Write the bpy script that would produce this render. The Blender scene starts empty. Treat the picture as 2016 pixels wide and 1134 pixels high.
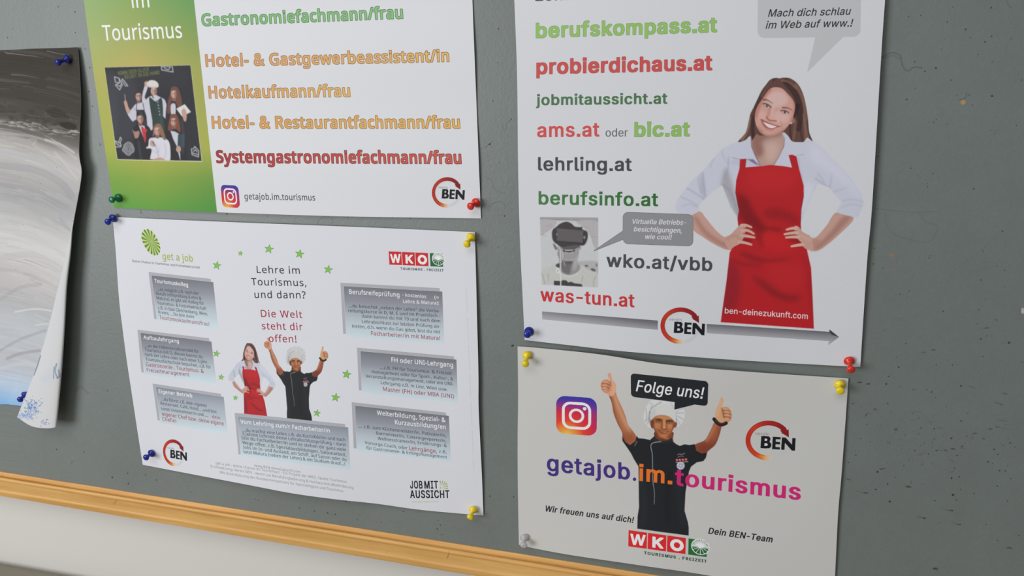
import bpy, bmesh, math, random
import numpy as np
from mathutils import Vector, Matrix

# ---------------------------------------------------------------- camera geometry (photo pixels <-> the board plane)
PW, PH = 2016, 1134
CX, CY = 1008.0, 567.0
VANISH_H, VANISH_V = (-4500.0, 320.0), (1190.0, 7900.0)   # vanishing points of the board's horizontals and verticals
FPX = math.sqrt(-((VANISH_H[0]-CX)*(VANISH_V[0]-CX) + (VANISH_H[1]-CY)*(VANISH_V[1]-CY)))
def _n(v):
    v = np.array(v, float); return v/np.linalg.norm(v)
AX = -_n((VANISH_H[0]-CX, VANISH_H[1]-CY, FPX))
AZ = -_n((VANISH_V[0]-CX, VANISH_V[1]-CY, FPX))
AY = np.cross(AZ, AX)
ROT = np.array([AX, AY, AZ])                # camera (right, down, forward) -> world
ORG = np.array([0.0, 0.0, 1.45])            # board point seen at the picture centre
CAM = ORG - ROT @ np.array([0, 0, 1.0])*0.807

def at(p, h=0.0):
    """world point seen at photo pixel p, h metres in front of the board plane (y = 0)"""
    d = ROT @ np.array([(p[0]-CX)/FPX, (p[1]-CY)/FPX, 1.0])
    t = (-h - CAM[1])/d[1]
    return CAM + d*t
def proj(w):
    c = ROT.T @ (np.asarray(w, float)-CAM)
    return (CX + FPX*c[0]/c[2], CY + FPX*c[1]/c[2])
def bmm(P):
    """photo pixels (N,2) -> board millimetres (x, z)"""
    P = np.asarray(P, float).reshape(-1, 2)
    d = np.stack([(P[:, 0]-CX)/FPX, (P[:, 1]-CY)/FPX, np.ones(len(P))], 1) @ ROT.T
    t = -CAM[1]/d[:, 1]
    w = CAM + d*t[:, None]
    return np.stack([w[:, 0]*1000, (w[:, 2]-ORG[2])*1000], 1)

# ---------------------------------------------------------------- camera, world, lamps, exposure
SC = bpy.context.scene
SC.view_settings.view_transform = 'Standard'
SC.view_settings.look = 'None'
SC.view_settings.gamma = 1.0
SC.view_settings.use_curve_mapping = False
SC.view_settings.exposure = -0.29
COL = SC.collection

_c = bpy.data.cameras.new('camera'); _c.sensor_width = 36.0; _c.lens = FPX/2016*36.0; _c.clip_start = 0.01; _c.clip_end = 60
camera = bpy.data.objects.new('camera', _c); COL.objects.link(camera)
camera.matrix_world = Matrix([[ROT[i, 0], -ROT[i, 1], -ROT[i, 2], CAM[i]] for i in range(3)]+[[0, 0, 0, 1]])
SC.camera = camera

world = bpy.data.worlds.new('room_light'); SC.world = world; world.use_nodes = True
_bg = world.node_tree.nodes.get('Background') or world.node_tree.nodes.new('ShaderNodeBackground')
_bg.inputs[0].default_value = (0.93, 0.965, 1.0, 1); _bg.inputs[1].default_value = 0.165

def area(name, loc, target, size, size_y, power, color):
    l = bpy.data.lights.new(name, 'AREA'); l.shape = 'RECTANGLE'; l.size = size; l.size_y = size_y; l.energy = power; l.color = color
    o = bpy.data.objects.new(name, l); COL.objects.link(o); o.location = loc
    o.rotation_euler = (Vector(target)-Vector(loc)).to_track_quat('-Z', 'Y').to_euler()
    return o
area('window_light', (-2.05, -2.6, 1.66), (-0.1, 0, 1.4), 1.6, 1.4, 72, (0.95, 0.965, 1.0))
area('ceiling_light', (-0.3, -1.7, 2.85), (-0.1, 0, 1.2), 2.0, 1.0, 22, (0.98, 0.97, 0.95))
GLYPHS_A = {
'A': (471, [[198,500,271,500,455,0,388,0,282,297,260,366,245,412,228,470,241,470,224,412,209,365,187,297,84,0,16,0], [108,195,363,195,363,140,108,140]]),
'B': (448, [[59,500,237,500,284,496,323,482,353,461,374,434,391,367,380,315,350,281,309,262,309,258,357,241,395,200,407,170,411,134,406,98,393,66,371,38,339,18,296,4,242,0,59,0], [241,56,291,62,324,78,343,103,349,134,337,181,300,214,244,227,122,227,122,56], [234,281,283,291,318,321,330,366,324,396,307,421,278,438,236,444,122,444,122,281]]),
'C': (501, [[202,1,148,24,103,62,68,113,47,176,40,250,47,323,68,386,103,437,148,475,202,499,263,507,334,496,395,463,440,411,465,342,401,342,383,388,351,421,310,441,263,448,219,442,180,425,148,396,123,358,107,309,102,250,107,191,123,142,148,103,181,75,219,58,263,52,310,59,351,79,383,112,401,158,465,158,440,89,395,37,335,5,263,-7]]),
'D': (494, [[94,0,94,56,211,56,267,62,312,79,348,108,372,146,387,195,392,251,387,307,373,354,348,393,314,421,270,438,217,444,92,444,92,500,221,500,289,493,346,470,392,434,426,384,447,323,454,251,447,178,426,117,392,67,345,30,286,8,215,0], [122,0,59,0,59,500,122,500]]),
'E': (411, [[59,500,366,500,366,444,122,444,122,281,349,281,349,225,122,225,122,56,369,56,369,0,59,0]]),
'F': (403, [[59,500,363,500,363,444,122,444,122,273,340,273,340,217,122,217,122,0,59,0]]),
'G': (511, [[201,1,147,25,102,63,68,114,47,176,40,250,47,323,68,386,102,437,146,475,200,499,260,507,335,495,396,461,441,409,466,343,401,343,381,386,350,420,310,441,261,448,218,442,180,425,148,397,123,358,107,309,102,250,107,191,123,142,148,104,181,75,220,58,264,52,304,57,339,70,368,92,389,121,403,157,408,199,427,196,278,196,278,251,470,251,470,197,463,139,443,89,412,49,370,18,320,0,264,-7]]),
'H': (508, [[59,500,122,500,122,284,386,284,386,500,449,500,449,0,386,0,386,228,122,228,122,0,59,0]]),
'I': (295, [[31,56,116,56,116,444,31,444,31,500,265,500,265,444,180,444,180,56,265,56,265,0,31,0]]),
'J': (390, [[122,3,74,32,43,79,33,143,33,170,96,170,96,143,102,102,119,73,147,55,182,49,216,55,244,73,261,102,267,143,267,500,331,500,331,143,320,79,289,32,242,3,182,-7]]),
'K': (459, [[103,212,137,257,171,298,208,338,357,500,441,500,227,271,224,271,103,143], [59,500,122,500,122,329,122,221,122,190,122,0,59,0], [185,255,224,304,441,0,366,0]]),
'L': (386, [[59,500,122,500,122,56,355,56,355,0,59,0]]),
'M': (617, [[59,500,149,500,272,184,282,156,294,120,306,82,316,48,302,48,312,81,324,119,336,156,346,184,468,500,558,500,558,0,496,0,496,286,496,321,496,362,497,406,498,449,504,449,489,402,474,357,459,316,448,286,336,0,281,0,167,286,156,315,142,355,127,401,110,449,117,449,118,409,119,365,119,323,120,286,120,0,59,0]]),
'N': (514, [[59,500,134,500,337,180,357,148,381,105,407,54,398,53,394,106,392,155,392,192,392,500,455,500,455,0,380,0,199,285,174,325,145,374,106,444,117,446,120,377,122,322,123,286,123,0,59,0]]),
'O': (524, [[202,1,148,24,103,62,69,113,47,176,40,250,47,323,69,386,103,437,148,475,202,499,262,507,323,499,377,475,422,437,456,386,477,323,485,250,477,176,456,113,422,62,377,24,323,1,262,-7], [305,58,343,75,376,103,401,142,417,191,423,250,417,309,401,358,376,397,343,425,305,442,262,448,220,442,181,425,148,397,123,358,107,309,102,250,107,191,123,142,148,103,181,75,220,58,262,52]]),
'P': (437, [[59,500,231,500,284,495,327,479,360,454,383,422,397,384,402,342,397,299,383,261,360,229,327,204,284,188,231,183,107,183,107,238,229,238,264,242,292,252,327,289,339,342,327,395,292,431,264,441,228,444,122,444,122,0,59,0]]),
'R': (441, [[59,500,232,500,285,495,327,480,360,457,384,426,398,388,402,346,398,304,384,267,360,236,327,213,284,199,232,194,95,194,95,251,230,251,265,254,293,262,328,295,339,346,328,398,292,432,264,441,229,444,122,444,122,0,59,0], [226,225,298,225,420,0,347,0]]),
'S': (439, [[169,-4,125,9,90,30,63,59,45,94,38,134,103,134,121,86,164,58,220,48,281,59,324,90,340,137,326,176,291,201,241,218,181,235,126,256,85,284,59,321,51,366,57,406,74,440,100,468,135,489,177,502,223,507,270,502,311,489,345,468,371,441,387,408,394,371,332,371,321,405,297,430,263,445,221,451,164,440,127,411,113,369,117,346,129,328,166,303,209,288,260,274,306,259,353,234,388,194,401,136,396,97,380,62,354,33,318,10,273,-4,220,-9]]),
'T': (441, [[31,500,410,500,410,444,252,444,252,0,189,0,189,444,31,444]]),
'U': (508, [[199,-2,151,15,112,43,83,79,65,122,59,170,59,500,122,500,122,175,138,111,184,67,216,55,254,51,293,55,325,67,370,111,386,175,386,500,449,500,449,170,443,122,425,79,396,43,357,15,310,-2,254,-8]]),
'V': (471, [[16,500,83,500,189,203,212,135,226,88,244,30,231,30,248,88,262,136,285,203,388,500,455,500,273,0,200,0]]),
'W': (674, [[16,500,81,500,160,193,172,143,184,92,194,39,186,39,196,92,208,143,220,193,301,500,373,500,454,193,466,143,478,92,489,39,480,39,490,92,502,143,514,193,593,500,658,500,521,0,448,0,361,317,345,385,330,467,344,467,329,388,312,317,227,0,152,0]]),
'Z': (431, [[41,46,269,379,301,423,335,467,342,447,281,444,219,444,40,444,40,500,390,500,390,454,166,127,132,79,96,33,89,53,149,56,210,56,393,56,393,0,41,0]]),
'a': (383, [[93,5,47,44,34,72,30,106,42,158,76,190,123,207,175,216,230,223,261,231,271,250,271,252,262,292,236,316,192,325,147,317,116,296,98,269,40,286,77,340,131,369,191,378,235,373,281,354,317,315,327,285,331,247,331,0,272,0,272,51,268,51,248,24,212,1,157,-8], [224,58,259,92,271,136,271,187,255,179,227,173,197,168,172,165,132,156,102,137,90,103,100,71,128,51,167,45]]),
'b': (417, [[169,4,135,31,116,58,110,58,110,0,52,0,52,500,112,500,112,314,116,314,135,340,168,366,225,378,269,372,308,354,339,326,363,288,379,240,384,186,379,130,364,83,340,45,308,16,269,-2,226,-8], [248,51,275,64,310,115,322,186,311,257,275,306,249,320,216,324,185,320,158,307,123,258,111,186,123,113,159,64,185,50,216,46]]),
'c': (389, [[156,-2,115,16,81,45,55,84,39,130,34,184,39,239,55,286,81,325,115,354,156,372,204,378,256,371,300,350,334,316,355,272,298,257,285,284,265,305,238,319,204,324,170,319,143,305,107,254,95,184,107,115,143,65,170,50,204,46,238,51,266,65,287,87,299,115,357,101,335,55,301,21,256,-1,204,-8]]),
'd': (417, [[148,-2,110,16,78,45,54,83,39,130,34,186,39,240,54,288,78,326,110,354,148,372,192,378,249,366,282,340,301,314,305,314,305,500,365,500,365,0,307,0,307,58,301,58,282,31,248,4,192,-8], [232,50,259,64,294,113,306,186,294,258,259,307,233,320,201,324,169,320,142,306,107,257,95,186,107,115,143,64,169,51,201,46]]),
'e': (397, [[158,-2,115,16,80,45,55,83,39,130,34,184,39,238,54,285,79,324,113,353,154,372,202,378,261,368,314,335,351,277,361,238,365,191,365,166,73,166,73,217,332,217,304,199,293,264,258,308,233,320,202,324,170,320,144,308,107,265,94,207,94,174,98,136,109,104,148,60,209,45,249,52,281,71,300,104,359,89,329,39,278,4,208,-8]]),
'f': (249, [[224,321,6,321,6,373,224,373], [79,424,94,478,133,510,184,521,218,518,239,512,223,460,211,464,191,466,168,462,152,452,139,411,139,0,79,0]]),
'g': (418, [[132,-137,81,-108,50,-68,100,-40,119,-65,152,-87,203,-96,245,-90,277,-74,299,-46,306,-6,306,67,301,67,282,41,248,15,192,5,149,10,111,26,79,53,54,89,39,134,34,188,39,242,54,288,78,326,110,354,149,372,193,378,249,366,283,340,302,313,308,313,308,373,366,373,366,-9,361,-53,344,-88,319,-115,286,-134,203,-148], [233,62,259,74,295,119,307,189,295,259,259,307,233,320,201,324,169,320,143,306,107,258,95,189,107,120,143,74,169,62,201,58]]),
'h': (403, [[112,0,52,0,52,500,112,500,112,283,101,283,121,327,149,356,184,372,223,378,290,362,316,343,335,315,347,280,351,236,351,0,291,0,291,231,285,270,268,299,241,317,206,323,158,312,124,278,112,223]]),
'i': (164, [[52,373,112,373,112,0,52,0], [53,447,41,475,53,503,82,515,112,503,124,475,112,447,82,435]]),
'j': (164, [[112,373,112,-30,100,-89,64,-127,4,-140,-10,-140,-10,-85,2,-85,24,-82,40,-71,52,-29,52,373], [53,447,40,475,53,503,82,515,112,503,124,475,112,447,82,435]]),
'k': (374, [[108,208,118,208,280,373,354,373,181,196,174,196,108,134], [52,500,112,500,112,0,52,0], [145,183,188,225,366,0,289,0]]),
'l': (186, [[99,3,73,20,57,47,52,83,52,500,112,500,112,97,118,61,144,51,158,52,167,53,178,3,159,-1,137,-2]]),
'm': (599, [[52,373,110,373,110,290,106,290,130,340,169,370,215,380,253,373,282,355,303,326,315,290,307,290,331,337,374,368,429,380,489,365,531,323,543,291,547,251,547,0,487,0,487,249,482,284,464,307,440,320,411,325,368,314,339,285,330,243,330,0,269,0,269,255,264,284,249,306,225,320,196,325,155,315,124,284,112,234,112,0,52,0]]),
'n': (403, [[112,0,52,0,52,373,110,373,110,283,101,283,121,327,149,356,184,372,223,378,290,362,315,343,335,315,347,280,351,236,351,0,291,0,291,231,285,270,268,299,241,317,206,323,158,312,124,278,112,223]]),
'o': (408, [[156,-2,115,16,81,45,55,84,39,130,34,184,39,239,55,286,81,325,115,354,156,372,204,378,252,372,293,354,328,325,353,286,369,239,374,184,369,130,353,84,328,45,293,16,252,-2,204,-8], [238,50,266,65,302,115,314,184,302,254,266,305,238,319,204,324,170,319,143,305,107,254,95,184,107,115,143,65,170,50,204,46]]),
'p': (417, [[52,373,110,373,110,314,116,314,135,340,168,366,225,378,269,372,308,354,339,326,363,288,379,240,384,186,379,130,364,83,340,45,308,16,269,-2,226,-8,170,4,136,31,116,58,112,58,112,-140,52,-140], [248,51,275,64,310,115,322,186,311,257,275,306,249,320,216,324,185,320,158,307,123,258,111,186,123,113,159,64,185,50,216,46]]),
'q': (417, [[305,-140,305,58,301,58,282,31,248,4,192,-8,148,-2,110,16,78,45,54,83,39,130,34,186,39,240,54,288,78,326,110,354,148,372,192,378,249,366,282,340,301,314,307,314,307,373,365,373,365,-140], [232,50,259,64,294,113,306,186,294,258,259,307,233,320,201,324,169,320,142,306,107,257,95,186,107,115,143,64,169,51,201,46]]),
'r': (255, [[52,373,110,373,110,315,113,315,128,341,150,361,178,374,209,378,225,378,239,377,239,317,226,319,203,320,156,309,124,279,112,233,112,0,52,0]]),
's': (359, [[110,3,61,37,35,93,92,105,103,78,122,59,147,48,178,45,213,49,240,61,258,79,263,101,250,133,208,152,147,167,102,183,71,205,52,233,46,269,50,299,64,326,113,364,184,378,249,366,294,333,318,285,263,272,238,310,216,323,184,327,154,323,129,311,112,294,107,272,122,239,169,219,226,206,270,190,301,168,319,140,326,105,321,74,307,46,285,24,255,6,179,-8]]),
't': (223, [[200,321,6,321,6,373,200,373], [124,463,124,96,134,60,167,49,182,50,198,53,209,2,189,-3,165,-4,123,2,90,21,70,51,64,91,64,463]]),
'u': (403, [[113,11,87,30,68,58,56,93,52,137,52,373,112,373,112,142,117,103,135,74,161,55,197,49,245,61,279,95,291,150,291,373,351,373,351,0,293,0,293,90,302,90,281,46,253,17,218,0,179,-5]]),
'v': (383, [[17,373,83,373,162,152,184,85,202,20,181,20,199,85,220,152,300,373,365,373,222,0,160,0]]),
'w': (557, [[22,373,86,373,131,210,151,134,172,41,162,41,182,132,203,210,248,373,311,373,355,210,375,133,395,41,385,41,406,133,426,210,472,373,535,373,422,0,362,0,313,169,299,221,286,276,272,332,286,332,272,276,258,221,244,169,195,0,135,0]]),
'x': (372, [[168,214,168,168,28,373,98,373,145,300,176,249,204,202,172,202,199,249,229,300,277,373,346,373,205,166,205,210,352,0,282,0,227,84,196,134,170,179,201,179,175,134,146,84,90,0,20,0]]),
'y': (383, [[60,-84,70,-86,102,-87,128,-73,148,-35,160,-1,17,373,83,373,162,152,184,85,202,20,181,20,199,85,220,152,300,373,365,373,201,-57,173,-105,137,-133,90,-143,63,-141,47,-136]]),
'z': (374, [[41,45,250,314,250,317,47,317,47,373,327,373,327,325,124,59,124,55,333,55,333,0,41,0]]),
'ä': (383, [[93,5,47,44,34,72,30,106,42,158,76,190,123,207,175,216,230,223,261,231,271,250,271,252,262,292,236,316,192,325,147,317,116,296,98,269,40,286,77,340,131,369,191,378,235,373,281,354,317,315,327,285,331,247,331,0,272,0,272,51,268,51,248,24,212,1,157,-8], [224,58,259,92,271,136,271,187,255,179,227,173,197,168,172,165,132,156,102,137,90,103,100,71,128,51,167,45], [229,447,217,475,229,503,257,514,285,503,296,475,285,447,257,435], [87,447,76,475,87,503,115,514,143,503,155,475,143,447,115,435]]),
'ö': (408, [[156,-2,115,16,81,45,55,84,39,130,34,184,39,239,55,286,81,325,115,354,156,372,204,378,252,372,293,354,328,325,353,286,369,239,374,184,369,130,353,84,328,45,293,16,252,-2,204,-8], [238,50,266,65,302,115,314,184,302,254,266,305,238,319,204,324,170,319,143,305,107,254,95,184,107,115,143,65,170,50,204,46], [246,447,235,475,246,503,274,514,303,503,314,475,303,447,274,435], [105,447,93,475,105,503,133,514,161,503,173,475,161,447,133,435]]),
'ü': (403, [[113,11,87,30,68,58,56,93,52,137,52,373,112,373,112,142,117,103,135,74,161,55,197,49,245,61,279,95,291,150,291,373,351,373,351,0,293,0,293,90,302,90,281,46,253,17,218,0,179,-5], [244,447,232,475,244,503,272,514,300,503,312,475,300,447,272,435], [103,447,91,475,103,503,131,514,159,503,170,475,159,447,131,435]]),
'é': (397, [[158,-2,115,16,80,45,55,83,39,130,34,184,39,238,54,285,79,324,113,353,154,372,202,378,261,368,314,335,351,277,361,238,365,191,365,166,73,166,73,217,332,217,304,199,293,264,258,308,233,320,202,324,170,320,144,308,107,265,94,207,94,174,98,136,109,104,148,60,209,45,249,52,281,71,300,104,359,89,329,39,278,4,208,-8], [221,520,288,520,223,421,174,421]]),
'0': (445, [[171,1,128,24,93,61,68,111,52,175,47,250,52,325,68,388,93,439,128,476,171,499,223,507,274,499,317,476,352,439,378,388,393,325,398,250,393,175,378,111,352,61,318,24,274,1,223,-7], [257,55,285,72,308,102,324,141,335,191,338,250,335,309,324,359,308,398,285,428,257,446,223,452,189,446,160,428,138,398,121,359,111,309,107,250,111,191,121,141,138,102,160,72,189,55,223,49]]),
'1': (445, [[75,54,384,54,384,0,75,0], [271,0,209,0,209,441,206,441,85,352,85,419,195,500,271,500]]),
'2': (445, [[63,47,230,225,277,278,305,321,315,365,302,411,268,441,220,452,169,440,136,406,125,356,64,356,70,398,85,435,109,465,141,488,179,502,221,507,264,502,301,488,332,466,355,438,370,404,374,366,365,312,330,254,301,219,262,177,150,59,150,56,383,56,383,0,63,0]]),
'3': (445, [[130,10,96,29,69,56,51,90,43,130,107,130,124,86,162,58,215,49,270,60,309,91,323,142,311,193,270,230,238,240,198,243,154,243,154,294,283,441,283,444,68,444,68,500,366,500,366,453,208,273,208,284,259,284,303,271,338,249,365,219,381,183,386,142,381,101,364,65,338,35,303,12,262,-2,214,-7]]),
'4': (445, [[39,156,243,500,305,500,107,163,107,160,406,160,406,104,39,104], [277,119,277,144,277,312,337,312,337,0,277,0]]),
'5': (445, [[175,-2,138,11,106,32,81,59,65,92,59,128,120,128,136,87,170,59,217,49,271,63,309,103,322,159,308,217,270,258,214,272,165,264,126,242,66,248,94,500,360,500,360,444,148,444,132,296,134,296,174,319,226,328,289,315,339,280,372,227,384,160,379,115,363,74,337,41,303,15,263,-1,217,-7]]),
'6': (445, [[178,-1,140,14,108,40,83,73,68,113,62,159,78,235,100,280,135,335,248,500,316,500,148,257,143,257,162,283,192,302,231,309,274,304,310,290,341,267,363,236,377,198,382,154,377,110,361,71,337,39,305,14,266,-2,222,-7], [274,62,309,100,322,154,309,210,274,247,222,261,171,247,136,210,123,156,136,100,171,62,222,48]]),
'7': (445, [[318,441,318,444,61,444,61,500,384,500,384,441,162,0,95,0]]),
'8': (445, [[175,-2,133,11,99,33,73,61,56,95,51,133,64,192,99,237,150,260,150,262,117,277,91,303,75,336,69,374,74,410,89,442,112,469,143,489,180,502,222,507,264,502,301,489,332,469,355,442,370,410,375,374,370,336,353,303,328,277,295,262,295,260,345,237,381,192,394,133,388,95,372,61,346,33,311,11,270,-2,222,-7], [280,59,317,90,331,136,317,185,278,219,222,231,166,219,128,185,113,136,127,90,164,59,222,48], [269,295,302,325,314,369,302,413,270,442,222,452,174,442,142,413,131,369,142,325,175,295,222,285]]),
'9': (445, [[266,501,305,486,337,460,362,427,377,387,382,341,366,265,344,220,310,165,197,0,128,0,296,243,302,243,283,217,252,198,214,191,172,196,135,210,104,233,82,264,67,302,62,346,68,390,83,429,108,461,140,486,179,502,222,507], [171,438,136,400,123,346,136,290,171,253,222,239,274,253,309,290,322,344,309,400,274,438,222,452]]),
'.': (185, [[62,9,49,40,62,72,94,85,126,72,139,40,126,9,94,-4]]),
',': (185, [[66,70,135,70,83,-117,37,-117]]),
':': (185, [[62,9,49,40,62,72,94,85,126,72,139,40,126,9,94,-4], [62,279,49,311,62,343,94,356,126,343,139,311,126,279,94,266]]),
';': (185, [[66,70,135,70,83,-117,37,-117], [70,279,57,311,70,343,102,356,134,343,147,311,134,279,102,266]]),
'!': (193, [[62,500,130,500,126,158,66,158], [65,9,51,40,65,72,96,85,128,72,141,40,128,9,96,-4]]),
'?': (352, [[130,156,132,196,139,226,165,265,205,293,242,328,257,377,246,418,217,444,174,454,135,445,104,418,90,372,27,372,33,411,48,445,71,471,101,491,174,507,215,503,250,490,279,470,301,443,314,411,318,375,314,338,301,306,250,256,215,231,196,202,190,156,190,149,130,149], [129,9,116,40,129,72,161,85,193,72,206,40,193,9,161,-4]]),
'&': (440, [[148,-2,108,12,77,33,53,61,38,94,34,131,47,186,83,231,138,274,212,330,233,346,250,368,257,398,241,437,222,449,198,453,165,445,143,424,135,392,143,357,166,322,200,279,430,0,358,0,168,228,119,288,86,338,74,392,89,450,132,490,197,505,261,490,303,452,318,397,310,355,286,319,252,288,152,214,125,192,108,171,95,129,107,86,141,56,190,46,247,58,296,94,330,149,343,220,401,220,398,177,390,141,364,91,339,61,327,46,266,7,193,-7]]),
'(': (268, [[99,318,129,434,173,530,232,530,188,421,159,308,149,203,158,113,185,16,232,-94,173,-94,136,-21,109,54,93,129,88,203]]),
')': (268, [[84,18,111,114,120,203,110,308,81,421,37,530,95,530,139,434,170,318,181,203,175,128,159,52,132,-22,95,-94,37,-94]]),
'/': (245, [[70,-75,14,-75,175,523,231,523]]),
'-': (445, [[331,185,112,185,112,240,331,240]]),
'–': (344, [[344,185,0,185,0,240,344,240]]),
'=': (445, [[71,296,374,296,374,241,71,241], [71,151,374,151,374,95,71,95]]),
'…': (578, [[65,9,51,40,65,72,96,85,128,72,141,40,128,9,96,-4], [257,9,244,40,257,72,289,85,321,72,334,40,321,9,289,-4], [450,9,437,40,450,72,482,85,514,72,527,40,514,9,482,-4]]),
'„': (282, [[67,70,135,70,84,-117,38,-117], [188,70,256,70,205,-117,159,-117]]),
'“': (295, [[103,500,148,500,119,313,51,313], [224,500,269,500,240,313,172,313]]),
'"': (315, [[69,500,133,500,126,312,77,312], [182,500,246,500,239,312,189,312]]),
'©': (626, [[175,288,190,323,213,352,242,375,277,390,315,395,380,380,428,339,452,281,393,281,384,304,366,322,315,338,271,326,239,294,227,250,239,206,271,174,315,162,363,178,388,219,447,219,424,160,378,120,315,105,277,110,242,124,213,147,190,177,175,211,170,250], [261,-3,213,12,169,36,131,68,99,106,75,150,60,198,55,250,60,302,75,350,99,394,131,432,169,464,213,488,261,503,313,508,364,503,413,488,457,464,495,432,527,394,551,350,565,302,570,250,565,198,551,150,527,106,495,68,457,36,413,12,364,-3,313,-8], [390,66,454,109,497,173,512,250,497,327,454,391,390,434,313,450,235,434,172,391,129,327,113,250,129,173,172,109,235,66,313,50]]),
' ': (185, []),
}

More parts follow.
